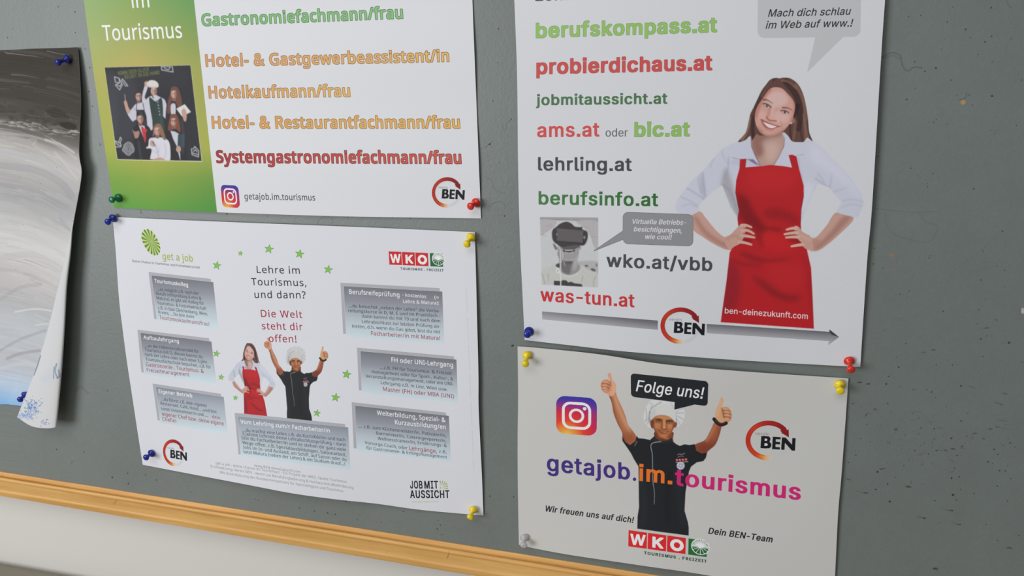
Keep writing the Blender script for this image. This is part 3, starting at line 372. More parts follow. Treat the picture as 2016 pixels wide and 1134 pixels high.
        s.comp(s.mask(q, blur=blur*s.unit()/s.fr[-1][2]*(2.3 if s.fr[-1][2] > 1.5 else 1.0)), c, a)
    def clip(s, pts=None, smooth=True):
        if pts is None: s.clips[-1] = None; return
        M = s.mask([s.tx(catmull(pts) if smooth else pts)])
        full = np.zeros((s.H, s.W), np.float32)
        if M is not None: full[M[1]:M[3], M[0]:M[2]] = M[4]
        s.clips[-1] = full
    def soften(s, pts, sg, grain=0.0):
        """a touch of photographic softness (sg in photo pixels) and print grain inside a polygon"""
        M = s.mask([s.tx(np.asarray(pts, float))], blur=1.0)
        if M is None: return
        x0, y0, x1, y1, m = M
        sub = s.img[y0:y1, x0:x1]; k = sg*s.ppm*0.49
        b = np.stack([blur2(np.pad(sub[..., j], 12, mode='edge'), k)[12:-12, 12:-12] for j in range(3)], -1)
        if grain: b = b*(1+grain*blur2(np.random.default_rng(1).standard_normal(b.shape[:2]).astype(np.float32), 1.0)[..., None])
        s.img[y0:y1, x0:x1] = sub*(1-m[..., None])+b*m[..., None]
    def text(s, t, p0, p1, cap, font, c, bold=0.0, boldy=None, ital=0.0, sag=0.0, track=0.0, outline=None, a=1.0, blur=0.0, up=None, squash=1.0):
        """text whose ink starts at p0 and ends at p1 (baseline ends); cap height in frame units"""
        F = FONTS[font]; by = bold*0.6 if boldy is None else boldy
        x = 0.0; gl = []
        for ch in t:
            adv, cs = F.get(ch, F['n'])
            for q in cs: gl.append(q+(x, 0))
            x += adv+track+bold*1.6
        allx = np.concatenate([q[:, 0] for q in gl]); xa, xb = allx.min()-bold, allx.max()+bold
        p0 = np.array(p0, float); p1 = np.array(p1, float)
        base = p1-p0; L = math.hypot(*base)
        P0 = s.px([(p0+p1)/2])[0]
        if up is None:
            # direction of the board's vertical at this place, in frame units
            w = bmm([P0])[0]
            wq = proj((w[0]/1000, 0, w[1]/1000+ORG[2]+0.01))
            u = np.array([wq[0]-P0[0], wq[1]-P0[1]])
            if s.aff[-1] is not None: u = np.linalg.solve(s.aff[-1][0], u)
            u /= math.hypot(*u)
        else: u = _n(up)
        ky = cap/(1000.0+2*by)
        polys = []
        for q in gl:
            tt = (q[:, 0]-xa)/(xb-xa); yy = (q[:, 1]+by)*ky
            X = p0[0]+base[0]*tt+u[0]*yy+ital*yy*base[0]/L
            Y = p0[1]+base[1]*tt+u[1]*yy+ital*yy*base[1]/L+sag*4*tt*(1-tt)
            polys.append(s.tx(np.stack([X, Y], 1)))
        m = s.fr[-1][2]; un = s.unit()/m
        kx = L/(xb-xa)
        dil = (bold*kx*un, by*ky*un) if bold else None
        if outline is not None:
            oc, ow = outline
            d0 = (0, 0) if dil is None else dil
            s.comp(s.mask(polys, dil=(d0[0]+ow*un, d0[1]+ow*un), blur=blur*s.unit()/s.fr[-1][2]*(2.3 if s.fr[-1][2] > 1.5 else 1.0)), s.col(oc), a)
        if not callable(c): c = s.col(c)
        s.comp(s.mask(polys, dil=dil, blur=blur*s.unit()/s.fr[-1][2]*(2.3 if s.fr[-1][2] > 1.5 else 1.0)), c, a)

def blur2(m, sg):
    r = max(1, int(math.ceil(2.5*sg))); k = np.exp(-0.5*(np.arange(-r, r+1)/sg)**2); k /= k.sum()
    for ax in (0, 1):
        o = np.zeros_like(m); n = m.shape[ax]
        for i, w in enumerate(k):
            d = i-r
            if abs(d) >= n: continue
            if ax == 0:
                if d >= 0: o[d:] += w*m[:n-d]
                else: o[:d] += w*m[-d:]
            else:
                if d >= 0: o[:, d:] += w*m[:, :n-d]
                else: o[:, :d] += w*m[:, -d:]
        m = o.astype(np.float32)
    return m
def rrect(x0, y0, x1, y1, r, n=6):
    out = []
    for cx, cy, a0 in ((x1-r, y0+r, -90), (x1-r, y1-r, 0), (x0+r, y1-r, 90), (x0+r, y0+r, 180)):
        for k in range(n+1):
            a = math.radians(a0+90*k/n); out.append((cx+r*math.cos(a), cy+r*math.sin(a)))
    return np.array(out)
def quadmap(P, Q):
    """unit square points -> quad Q (tl,tr,br,bl)"""
    P = np.asarray(P, float); Q = np.asarray(Q, float); u = P[:, :1]; v = P[:, 1:]
    return Q[0]*(1-u)*(1-v)+Q[1]*u*(1-v)+Q[2]*u*v+Q[3]*(1-u)*v
def affine3(src, dst):
    """2x2 + offset taking three points to three points"""
    S = np.column_stack([np.array(src, float), np.ones(3)]); X = np.linalg.solve(S, np.array(dst, float))
    return X[:2].T, X[2]
FONTS = {'A': read_font(GLYPHS_A, 150), 'C': read_font(GLYPHS_C)}
def logo_ben(s, A):
    """ring arrow emblem; A maps the emblem's own drawing units (1432 x 1134) to photo pixels"""
    s.aff[-1] = A; s.frame(0, 0, 1)
    cx, cy, rx, ry, w = 628, 562, 478, 410, 112
    def P(a, k=0.0):
        r = math.radians(a); return (cx+(rx+k)*math.cos(r), cy+(ry+k)*math.sin(r))
    s.line([P(a, 8) for a in range(20, 75, 6)], 90, (178, 176, 176), blur=16, a=0.35)
    s.line([P(a, -70) for a in range(150, 300, 10)], 60, (178, 176, 176), blur=20, a=0.25)
    a0, a1 = 78, 322; N = 40; cols = [(0.0, (225, 190, 140)), (0.10, (214, 140, 60)), (0.2, (190, 60, 28)), (0.42, (176, 40, 26)), (0.62, (184, 56, 30)), (0.76, (160, 36, 32)), (1.0, (128, 24, 30))]
    for i in range(N):
        t = (i+0.5)/N; b0, b1 = a0+(a1-a0)*i/N, a0+(a1-a0)*(i+1)/N+1.2
        c = tuple(np.interp(t, [k for k, _ in cols], [q[j] for _, q in cols]) for j in range(3))
        al = min(1.0, t/0.12+0.1)
        s.poly([P(b0, w/2), P(b1, w/2), P(b1, -w/2), P(b0, -w/2)], c, a=al)
    for k in (w/2-8, -w/2+8): s.line([P(a, k) for a in range(104, 324, 8)], 16, (120, 24, 22), a=0.45)
    s.poly([(925, 380), (1060, 330), (1105, 295), (1112, 490)], (125, 22, 28))
    s.poly([(905, 335), (1010, 245), (1085, 330), (1000, 410)], (128, 24, 28))
    s.text('verein', (320, 432), (655, 450), 75, 'A', (120, 120, 122), ital=-0.05, up=(0.0, -1), bold=10)
    K = (20, 22, 26)
    B = [(462, 458), (560, 458), (640, 478), (676, 528), (655, 590), (700, 645), (694, 700), (640, 745), (560, 750), (442, 742)]
    s.poly(B, K, smooth=False); s.blob((612, 528), 66, 66, K); s.blob((622, 675), 76, 72, K)
    s.poly([(545, 515), (590, 520), (606, 545), (585, 572), (540, 568)], (200, 200, 202)); s.poly([(538, 625), (590, 628), (616, 655), (596, 690), (534, 686)], (200, 200, 202))
    s.poly([(732, 472), (918, 484), (916, 538), (806, 532), (803, 592), (908, 600), (905, 655), (800, 650), (797, 715), (902, 722), (898, 776), (714, 766)], K)
    s.poly([(945, 488), (1035, 494), (1182, 660), (1190, 505), (1270, 510), (1253, 803), (1180, 800), (1018, 618), (1008, 782), (928, 778)], K)
    s.aff[-1] = None

def logo_chamber(s, o, ux, uy, tl=None, small=False):
    """three red letter tiles and a green tile with a wheel; o origin, ux/uy unit vectors in photo pixels"""
    s.aff[-1] = (np.column_stack([ux, uy]), np.array(o, float)); s.frame(0, 0, 1)
    up = (0, -1); R = (196, 36, 38); Wt = (236, 232, 234)
    for i, ch in enumerate('WKO'):
        x = 1.05*i
        s.poly([(x, 0), (x+1, 0), (x+1, 1), (x, 1)], R)
        if ch == 'W': s.text('W', (x+0.09, 0.88), (x+0.93, 0.84), 0.68, 'A', Wt, bold=60, up=up)
        if ch == 'K': s.text('K', (x+0.24, 0.87), (x+0.86, 0.86), 0.68, 'A', Wt, bold=75, up=up)
        if ch == 'O':
            s.blob((x+0.53, 0.52), 0.37, 0.37, Wt); s.blob((x+0.53, 0.52), 0.17, 0.18, R)
    G = (34, 96, 48)
    s.poly([(3.25, 0), (4.25, 0), (4.25, 1), (3.25, 1)], G)
    c = (3.9, 0.42)
    s.blob(c, 0.5, 0.5, Wt); s.blob(c, 0.455, 0.455, G)
    for k in range(15):
        a = math.radians(180+180*k/14.0)
        s.line([(c[0]+0.13*math.cos(a), c[1]-0.03+0.1*math.sin(a)), (c[0]+0.46*math.cos(a), c[1]+0.46*math.sin(a))], 0.04, Wt, w1=0.06, smooth=False)
    s.blob((c[0], c[1]-0.03), 0.17, 0.1, Wt)
    for a in (30, 60, 90, 120, 150, 10, 170):
        a = math.radians(a); s.line([c, (c[0]+0.46*math.cos(a), c[1]+0.46*math.sin(a))], 0.03, Wt, smooth=False)
    s.text('TOURISMUS · FREIZEIT'.replace('·', '.'), (0.86, 1.36), (4.27, 1.36), 0.185, 'A', (34, 70, 58), bold=75, up=up, track=120)
    s.aff[-1] = None

def logo_camera(s, Q):
    """gradient rounded square with a camera outline"""
    Q = np.array(Q, float)
    A = affine3([(0, 0), (1, 0), (0, 1)], [Q[0], Q[1], Q[3]])
    s.aff[-1] = A; s.frame(0, 0, 1)
    q = s.tx([(0, 0), (1, 0), (0, 1)]); M = np.linalg.inv(np.column_stack([q[1]-q[0], q[2]-q[0]]))
    cs = [s.col(c) for c in ((238, 190, 90), (226, 138, 52), (204, 58, 44), (188, 34, 60), (150, 40, 100), (84, 48, 140))]
    ts = [0, .18, .42, .68, .9, 1.15]
    def f(x, y):
        u = M[0, 0]*(x-q[0][0])+M[0, 1]*(y-q[0][1]); v = M[1, 0]*(x-q[0][0])+M[1, 1]*(y-q[0][1])
        d = np.hypot(u-0.27, (v-1.05))
        t = d*1.0+0.0
        c1 = np.stack([np.interp(t, ts, [k[j] for k in cs]) for j in range(3)], -1)
        w = np.clip((0.42-v*1.15+np.abs(u-.5)*.1)*2.6, 0, 1)[..., None]
        return (c1*(1-w)+s.col((50, 46, 146))*w).astype(np.float32)
    s.poly(rrect(0, 0, 1, 1, 0.22), f)
    W = (243, 238, 240)
    def ring(x0, y0, x1, y1, r, w):
        a = rrect(x0, y0, x1, y1, r); b = rrect(x0+w, y0+w, x1-w, y1-w, r-w)[::-1]
        s.comp(s.mask([s.tx(a), s.tx(b)]), s.col(W))
    ring(0.14, 0.14, 0.86, 0.86, 0.21, 0.07); ring(0.31, 0.31, 0.69, 0.69, 0.19, 0.065)
    s.blob((0.70, 0.30), 0.045, 0.045, W)
    s.aff[-1] = None

def figure_woman(s, A=None):
    """photograph of a woman in a red apron, hands on her hips (drawn on the large poster's own pixels)"""
    s.aff[-1] = A
    SK, SKD, SKL = (188, 148, 136), (140, 95, 84), (205, 172, 162)
    SH, SHD = (190, 193, 206), (150, 150, 168)
    # torso and sleeves
    s.frame(1320, 260, 4.725)
    s.poly([(190, 770), (210, 905), (300, 975), (430, 1055), (530, 1095), (590, 1080), (640, 1010), (600, 940), (520, 980), (430, 920), (330, 800), (270, 735)], SK, True)
    s.poly([(1545, 745), (1450, 870), (1350, 980), (1300, 975), (1225, 930), (1230, 1040), (1280, 1095), (1350, 1105), (1420, 1075), (1560, 960), (1705, 800)], SK, True)
    s.poly([(215, 800), (330, 970), (540, 1088), (600, 1050), (470, 1010), (330, 905), (250, 790)], SKD, True, blur=5, a=.55)
    s.poly([(1680, 790), (1540, 950), (1400, 1075), (1330, 1095), (1400, 1020), (1510, 900), (1600, 790)], SKD, True, blur=5, a=.6)
    s.poly([(1300, 990), (1400, 1010), (1350, 1090), (1290, 1080)], (160, 112, 98), True, blur=6, a=.5)
    L = [(700, 60), (560, 110), (470, 160), (400, 240), (300, 360), (200, 450), (90, 590), (42, 680), (62, 745), (110, 760), (200, 770), (265, 738), (260, 690), (320, 620), (480, 490), (560, 700), (640, 820), (1215, 830), (1290, 660), (1370, 480), (1470, 510), (1590, 650), (1540, 745), (1640, 775), (1745, 795), (1800, 660), (1770, 560), (1660, 400), (1500, 240), (1400, 130), (1320, 80), (1060, 20), (750, 30)]
    s.poly(L, SH)
    s.clip(L, False)
    s.poly([(300, 380), (330, 620), (280, 560), (270, 430)], SHD, True, blur=5, a=.5)
    for q, w in (([(150, 520), (240, 575), (320, 630)], 9), ([(300, 370), (310, 480), (325, 600)], 7), ([(255, 420), (262, 480), (290, 570)], 5), ([(90, 600), (180, 640), (260, 690)], 6), ([(100, 690), (180, 670), (250, 700)], 5), ([(480, 170), (490, 220), (540, 300)], 5), ([(410, 240), (380, 290), (372, 330)], 5), ([(540, 230), (535, 330), (500, 440)], 8),
                 ([(480, 490), (560, 560), (640, 790)], 16), ([(1345, 430), (1420, 480), (1480, 520)], 9), ([(1480, 520), (1495, 430), (1500, 380)], 6), ([(1430, 470), (1400, 420), (1370, 380)], 6), ([(1600, 640), (1700, 625), (1790, 650)], 5), ([(1590, 700), (1690, 670), (1780, 690)], 5), ([(1500, 560), (1600, 530), (1660, 500)], 5), ([(1190, 240), (1200, 340), (1225, 430)], 7)):
        s.line(q, w, (140, 140, 160), blur=2.5, a=.75)
    s.poly([(520, 330), (600, 560), (640, 700), (620, 800), (500, 560), (470, 470)], (150, 148, 152), True, blur=6, a=.75)
    s.poly([(1230, 500), (1330, 480), (1300, 620), (1220, 760)], (205, 207, 216), True, blur=8, a=.6)
    s.poly([(590, 250), (700, 250), (840, 315), (760, 320), (560, 300)], (176, 178, 196), True, blur=4, a=.6)
    s.poly([(1330, 100), (1500, 260), (1700, 460), (1790, 640), (1700, 560), (1480, 380), (1300, 250)], (200, 204, 216), True, blur=10, a=.7)
    s.clip()
    # neck
    s.poly([(745, 60), (750, 130), (790, 230), (830, 315), (960, 310), (1010, 230), (1060, 130), (1065, 60), (1030, 0), (780, 0)], (176, 145, 134))
    s.poly([(750, 40), (752, 120), (800, 240), (880, 180), (850, 100), (900, 60), (1030, 30), (1030, -20), (780, -20)], (128, 84, 74), True, blur=7, a=.75)
    s.poly([(880, 120), (990, 100), (1000, 200), (930, 290), (890, 240)], SKL, True, blur=8, a=.6)
    for q in ([(745, 50), (752, 130), (800, 240), (835, 318)], [(1065, 50), (1055, 130), (1010, 230), (960, 308)]): s.line(q, 7, (96, 84, 100), blur=1.5, a=.8)
    # collar flaps
    s.poly([(745, 40), (700, 60), (600, 130), (570, 235), (650, 252), (770, 250), (830, 315), (790, 235), (750, 140)], SH)
    s.poly([(700, 250), (770, 252), (835, 318), (790, 300), (730, 262)], (120, 105, 140), blur=1.5)
    s.poly([(1065, 25), (1100, 60), (1180, 110), (1290, 190), (1180, 215), (1100, 215), (1128, 330), (968, 305), (1012, 230), (1060, 130)], SH)
    s.line([(570, 235), (640, 250), (700, 248)], 5, (130, 132, 150), a=.8); s.line([(1180, 216), (1240, 208)], 5, (130, 132, 150), a=.7)
    s.line([(700, 320), (705, 262)], 4, (170, 172, 184)); 
    # hair behind and the face
    s.frame(1440, 140, 7.09)
    HR, HD, HL = (92, 64, 58), (54, 36, 36), (136, 102, 86)
    hair = [(620, 92), (540, 118), (480, 190), (420, 270), (370, 370), (310, 500), (262, 600), (235, 720), (195, 860), (90, 985), (190, 965), (260, 905), (290, 965), (350, 880), (420, 900), (700, 860), (730, 850), (790, 905), (850, 980), (960, 990), (1010, 985), (1060, 930), (1132, 978), (1085, 850), (1065, 640), (1030, 430), (985, 280), (920, 170), (820, 100), (730, 88), (670, 100)]
    s.poly(hair, HR, True)
    s.clip(hair)
    for q, w, c, a in (([(900, 200), (1000, 420), (1030, 700), (1060, 930)], 50, HL, .5), ([(760, 150), (900, 330), (960, 560), (930, 800)], 90, HD, .8), ([(600, 110), (500, 200), (400, 380), (330, 560), (300, 900)], 34, HD, .6),
                       ([(250, 650), (225, 800), (150, 950)], 46, HL, .8), ([(300, 640), (290, 800), (310, 930)], 50, HD, .7), ([(900, 700), (880, 850), (860, 960)], 36, HL, .4), ([(960, 700), (970, 860), (990, 970)], 22, HD, .7),
                       ([(820, 760), (820, 860), (840, 960)], 24, HD, .8), ([(1060, 700), (1080, 850), (1120, 970)], 30, HD, .7), ([(700, 130), (800, 150), (900, 240)], 26, HL, .55), ([(560, 130), (480, 240), (420, 350)], 22, HL, .35),
                       ([(1000, 600), (1020, 760), (1030, 960)], 18, HL, .5), ([(880, 620), (900, 560), (920, 480)], 60, (40, 26, 30), .8)):
        s.line(q, w, c, blur=1.6, a=a)
    s.clip()
    face = [(600, 225), (530, 255), (470, 330), (425, 400), (370, 480), (335, 570), (328, 680), (360, 790), (410, 860), (480, 900), (560, 915), (640, 890), (720, 840), (790, 760), (840, 690), (870, 600), (885, 480), (850, 390), (780, 310), (700, 240)]
    s.poly(face, (196, 150, 138), True)
    s.clip(face)
    s.blob((640, 390), 150, 110, (206, 176, 172), blur=7, a=.75); s.blob((690, 640), 120, 90, (210, 176, 170), blur=7, a=.6); s.blob((430, 620), 60, 70, (208, 168, 158), blur=6, a=.7)
    s.line([(540, 260), (460, 350), (380, 500), (335, 640)], 46, (170, 104, 82), blur=5, a=.7); s.line([(780, 300), (870, 420), (880, 560), (850, 680)], 36, (170, 104, 84), blur=5, a=.6)
    s.line([(360, 800), (470, 895), (600, 910), (740, 830)], 50, (150, 98, 88), blur=6, a=.7); s.blob((500, 860), 70, 26, (205, 160, 148), blur=5, a=.5)
    s.line([(590, 480), (570, 560), (560, 620)], 36, (206, 172, 164), blur=4, a=.8); s.line([(540, 500), (520, 590), (490, 640)], 26, (166, 116, 102), blur=4, a=.6)
    # nose and mouth
    s.line([(490, 640), (520, 680), (560, 690), (625, 695)], 18, (134, 74, 66), blur=1.5, a=.85); s.blob((560, 655), 36, 26, (205, 158, 146), blur=3, a=.8)
    s.poly([(405, 665), (470, 695), (550, 730), (620, 760), (690, 770), (630, 790), (560, 815), (490, 800), (440, 760)], (164, 96, 94), True, blur=1)
    s.poly([(445, 712), (520, 735), (600, 764), (630, 772), (570, 795), (510, 780)], (222, 205, 200), True, blur=.8)
    s.line([(415, 670), (480, 715), (560, 742), (660, 768)], 9, (120, 60, 60), blur=1, a=.8)
    s.line([(470, 805), (520, 830), (580, 828)], 12, (168, 108, 104), blur=2, a=.7)
    s.line([(680, 700), (705, 740), (690, 780)], 10, (150, 96, 84), blur=2, a=.6)
    # eyes and brows
    for (c, t) in (((498, 482), 22), ((745, 572), 10)):
        s.blob(c, 62, 24, (112, 74, 70), rot=t, blur=3, a=.6); s.blob((c[0], c[1]+3), 44, 16, (196, 178, 176), rot=t, blur=1); s.blob(c, 20, 18, (58, 40, 42), blur=.8)
        s.line([(c[0]-58, c[1]-16-t*.6), (c[0], c[1]-20), (c[0]+54, c[1]+t*1.2-4)], 13, (52, 34, 36), blur=1)
        s.blob((c[0]+6, c[1]-4), 4, 4, (230, 225, 225))
    s.line([(450, 398), (500, 404), (580, 452)], 26, (104, 66, 58), blur=1.5, a=.9, w1=8); s.line([(716, 510), (790, 515), (850, 550)], 24, (96, 60, 54), blur=1.5, a=.9, w1=8)
    s.clip()
    s.blob((850, 690), 34, 40, (176, 130, 116), blur=3, a=.6); s.blob((831, 725), 11, 11, (226, 214, 210))
    # apron
    s.frame(1320, 260, 4.725); f1 = s.px([(0, 0)])
    apr = [(645, 252), (706, 248), (697, 327), (850, 315), (930, 305), (1050, 315), (1130, 330), (1098, 214), (1130, 208), (1172, 225), (1196, 340), (1240, 500), (1240, 600), (1218, 720), (1212, 860), (1222, 980), (1269, 1091), (1308, 1263), (1322, 1531), (1334, 1829), (466, 1768), (521, 1378), (550, 1120), (640, 960), (622, 800), (635, 730), (602, 560), (610, 450), (640, 340)]
    s.poly(apr, (172, 28, 34))
    s.clip(apr, False)
    for P_, c, b, a in (([(620, 570), (720, 620), (780, 740), (880, 880), (860, 930), (700, 860), (630, 760)], (118, 18, 26), 9, .9), ([(860, 740), (980, 700), (1150, 760), (1200, 860), (1050, 820), (900, 800)], (138, 22, 28), 9, .75), ([(760, 330), (1130, 340), (1180, 480), (1000, 560), (740, 520)], (184, 34, 38), 14, .8),
                        ([(780, 900), (960, 880), (1030, 900), (1000, 940), (880, 920), (860, 1080)], (128, 20, 26), 5, .7), ([(640, 990), (760, 1000), (740, 1020), (640, 1010)], (120, 18, 24), 3, .9), ([(1080, 1000), (1230, 1000), (1210, 1030), (1100, 1020)], (122, 18, 24), 4, .8), ([(860, 940), (1060, 960), (1130, 1090), (900, 1090)], (190, 30, 36), 10, .7),
                        ([(700, 1120), (900, 1180), (1100, 1170), (1040, 1200), (800, 1210), (640, 1130)], (134, 22, 30), 6, .8), ([(560, 1180), (760, 1230), (860, 1230), (780, 1260), (600, 1220)], (128, 22, 30), 7, .75), ([(760, 1330), (900, 1400), (1050, 1500), (1220, 1530), (1120, 1580), (960, 1530), (820, 1420)], (126, 24, 30), 8, .8), ([(540, 1200), (640, 1300), (620, 1600), (480, 1700), (500, 1400)], (132, 26, 38), 12, .8),
                        ([(1240, 1100), (1330, 1450), (1340, 1800), (1280, 1500)], (150, 22, 30), 8, .6), ([(900, 1250), (1200, 1240), (1240, 1420), (1000, 1440)], (180, 34, 40), 12, .6)):
        s.poly(P_, c, True, blur=b, a=a)
    s.line([(602, 560), (635, 730), (622, 800), (645, 900)], 8, (110, 16, 26), a=.7, blur=1); s.line([(1240, 560), (1218, 720), (1210, 870)], 8, (110, 16, 26), a=.7, blur=1); s.line([(1130, 330), (1098, 214)], 6, (130, 20, 28)); s.line([(697, 327), (706, 250)], 6, (130, 20, 28)); s.line([(697, 327), (850, 316), (930, 306), (1130, 330)], 5, (196, 50, 54), a=.6)
    s.clip()
    # hands on the hips
    s.poly([(500, 990), (560, 950), (640, 870), (665, 860), (700, 880), (680, 980), (660, 1010), (640, 1040), (600, 1060), (540, 1090)], SK, True)
    for q in ([(660, 868), (700, 866), (752, 884)], [(665, 915), (720, 915), (775, 945)], [(660, 960), (720, 968), (780, 980)], [(640, 1020), (690, 1028), (752, 1046)]): s.line(q, 30, (198, 160, 146), w1=18)
    for q in ([(680, 892), (720, 898), (755, 915)], [(672, 945), (720, 948), (770, 962)]): s.line(q, 8, (128, 52, 50), a=.8, blur=1, w1=4)
    s.poly([(1300, 970), (1240, 940), (1190, 880), (1150, 880), (1170, 960), (1190, 1000), (1220, 1030), (1250, 1080), (1330, 1095)], SK, True)
    for q in ([(1170, 895), (1130, 895), (1080, 907)], [(1180, 935), (1120, 940), (1060, 950)], [(1190, 975), (1130, 975), (1075, 980)], [(1230, 1045), (1180, 1052), (1125, 1062)]): s.line(q, 30, (200, 164, 152), w1=18)
    for q in ([(1180, 917), (1130, 920), (1085, 928)], [(1185, 958), (1130, 960), (1080, 966)]): s.line(q, 6, (132, 54, 52), a=.8, blur=1)
    s.line([(520, 1000), (600, 960), (650, 1000)], 20, (166, 120, 104), blur=4, a=.5); s.line([(1320, 1000), (1260, 990), (1200, 960)], 16, (210, 172, 158), blur=4, a=.5)
    s.aff[-1] = None; s.frame(0, 0, 1)

def figure_cook(s, A=None, hat_top=False):
    """photograph of a cook in black with both thumbs up"""
    s.aff[-1] = A
    SK, SD, SL = (166, 104, 70), (104, 48, 30), (196, 150, 116)
    s.frame(1170, 725, 6.3)
    # arms
    la = [(180, 320), (215, 430), (240, 560), (290, 690), (345, 800), (350, 900), (420, 965), (500, 940), (520, 850), (480, 780), (420, 700), (390, 600), (350, 500), (290, 370), (262, 290), (240, 300)]
    ra = [(1500, 660), (1440, 770), (1370, 890), (1250, 950), (1270, 1060), (1340, 1100), (1420, 1020), (1500, 950), (1545, 850), (1575, 740), (1580, 690)]
    s.poly(la, SK, True); s.poly(ra, (150, 84, 56), True)
    s.clip(la)
    s.line([(250, 330), (300, 480), (370, 640), (440, 780)], 40, SL, blur=7, a=.7); s.line([(190, 340), (250, 600), (330, 800), (400, 960)], 40, SD, blur=7, a=.8); s.poly([(350, 800), (480, 800), (520, 900), (420, 980)], (124, 58, 36), True, blur=22, a=.75)
    s.clip(ra)
    s.poly([(1250, 940), (1400, 900), (1500, 940), (1400, 1100), (1280, 1080)], (104, 44, 30), True, blur=22, a=.85); s.line([(1570, 740), (1530, 880), (1430, 1010)], 40, SD, blur=8, a=.7); s.line([(1500, 700), (1440, 820), (1390, 900)], 26, (184, 124, 88), blur=6, a=.7)
    s.clip()
    # thumbs up
    for dx in (0,):
        hand = [(165, 90), (185, 55), (208, 75), (222, 140), (262, 190), (272, 250), (262, 300), (215, 350), (165, 320), (110, 290), (82, 240), (85, 180), (120, 145), (165, 140), (195, 165), (180, 120)]
        s.poly(hand, (196, 142, 112), True)
        s.clip(hand)
        s.poly([(80, 160), (170, 150), (200, 200), (190, 280), (110, 300)], (172, 104, 74), True, blur=4, a=.7)
        for q in ([(95, 195), (150, 190), (195, 215)], [(90, 230), (140, 225), (185, 250)], [(100, 265), (140, 262), (175, 280)], [(170, 140), (200, 170), (205, 220)]): s.line(q, 9, (112, 54, 34), blur=1.2, a=.85)
        for c in ((140, 172), (130, 212), (130, 246), (140, 275)): s.blob(c, 34, 11, (206, 156, 124), rot=12, blur=2.5, a=.7)
        s.poly([(190, 80), (215, 150), (265, 220), (250, 320), (215, 340), (225, 220)], (206, 160, 130), True, blur=4, a=.6)
        s.clip()
    hand = [(1560, 380), (1580, 360), (1602, 390), (1590, 450), (1575, 490), (1600, 480), (1650, 480), (1690, 520), (1705, 580), (1695, 640), (1640, 680), (1570, 690), (1510, 640), (1500, 560), (1520, 490), (1545, 440)]
    s.poly(hand, (196, 150, 112), True)
    s.clip(hand)
    s.poly([(1590, 490), (1660, 490), (1700, 560), (1690, 650), (1610, 640), (1580, 560)], (170, 108, 72), True, blur=4, a=.7)
    for q in ([(1590, 530), (1640, 520), (1690, 540)], [(1600, 565), (1650, 560), (1700, 580)], [(1605, 605), (1650, 600), (1695, 620)], [(1580, 490), (1595, 540), (1610, 610)]): s.line(q, 9, (110, 56, 34), blur=1.2, a=.85)
    for c in ((1630, 505), (1645, 543), (1650, 583), (1645, 630)): s.blob(c, 36, 12, (208, 160, 122), rot=8, blur=2.5, a=.7)
    s.line([(1575, 390), (1550, 480), (1520, 580)], 20, (214, 172, 136), blur=4, a=.6)
    s.clip()
    s.line([(1485, 630), (1530, 680), (1580, 700), (1635, 680)], 46, (36, 26, 26)); s.line([(1500, 640), (1550, 685), (1620, 680)], 8, (96, 70, 60), a=.6, blur=1)
    # hat
    hat = [(700, 400), (650, 470), (612, 580), (618, 650), (650, 710), (710, 745), (760, 700), (980, 700), (1010, 735), (1060, 710), (1110, 640), (1125, 560), (1110, 505), (1060, 470), (1000, 400), (860, 360), (740, 370)]
    if hat_top: hat = [(780, 325), (700, 350), (650, 410)]+hat[1:13]+[(1125, 480), (1095, 410), (1010, 340), (900, 312)]
    s.poly(hat, (196, 196, 196), True)
    s.clip(hat)
    for q, w in (([(690, 560), (700, 510), (760, 460), (830, 420)], 14), ([(690, 540), (680, 620), (700, 700)], 22), ([(640, 500), (650, 600), (640, 650)], 10), ([(630, 660), (660, 640), (690, 600)], 9), ([(650, 700), (680, 650), (700, 620)], 9), ([(690, 430), (720, 450), (700, 490)], 8), ([(1005, 540), (1010, 640), (1010, 700)], 20), ([(1020, 560), (1090, 552), (1115, 560)], 9), ([(1030, 590), (1080, 620), (1110, 640)], 9), ([(1020, 620), (1050, 670), (1060, 700)], 8), ([(1020, 540), (1060, 510), (1100, 500)], 7), ([(950, 430), (970, 470), (990, 500)], 7)):
        s.line(q, w, (116, 118, 120), blur=2, a=.65)
    if hat_top:
        for q in ([(760, 340), (745, 380), (760, 440)], [(860, 330), (850, 370), (860, 420)], [(960, 340), (970, 380), (950, 430)], [(1040, 370), (1030, 420), (1010, 470)], [(690, 380), (675, 430), (680, 500)]): s.line(q, 10, (160, 162, 166), blur=2, a=.6)
    s.clip()
    # face
    s.frame(1260, 780, 12.6)
    s.poly([(380, 880), (800, 880), (815, 1040), (790, 1150), (400, 1150), (360, 1020)], (92, 54, 40), True)
    face = [(330, 520), (290, 600), (300, 700), (340, 800), (370, 880), (380, 960), (400, 1040), (800, 1060), (790, 900), (820, 830), (860, 740), (870, 660), (840, 580), (740, 500), (560, 470), (420, 480)]
    s.poly(face, (160, 98, 60), True)
    s.poly([(262, 600), (300, 600), (320, 720), (330, 800), (280, 780), (258, 700)], (120, 64, 44), True); s.poly([(860, 660), (915, 650), (920, 720), (880, 780), (840, 760)], (140, 76, 52), True)
    s.clip(face)
    s.poly([(290, 560), (350, 620), (350, 760), (420, 900), (480, 1010), (620, 1060), (400, 1090), (300, 800)], (92, 44, 26), True, blur=7, a=.9)
    s.poly([(860, 600), (820, 700), (790, 860), (720, 960), (680, 1040), (860, 1050), (900, 700)], (116, 54, 32), True, blur=7, a=.85)
    s.poly([(450, 480), (700, 500), (800, 570), (620, 580), (480, 560), (380, 560)], (190, 134, 84), True, blur=6, a=.7)
    s.blob((430, 730), 70, 70, (178, 118, 76), blur=8, a=.8); s.blob((740, 740), 60, 70, (184, 124, 78), blur=8, a=.8)
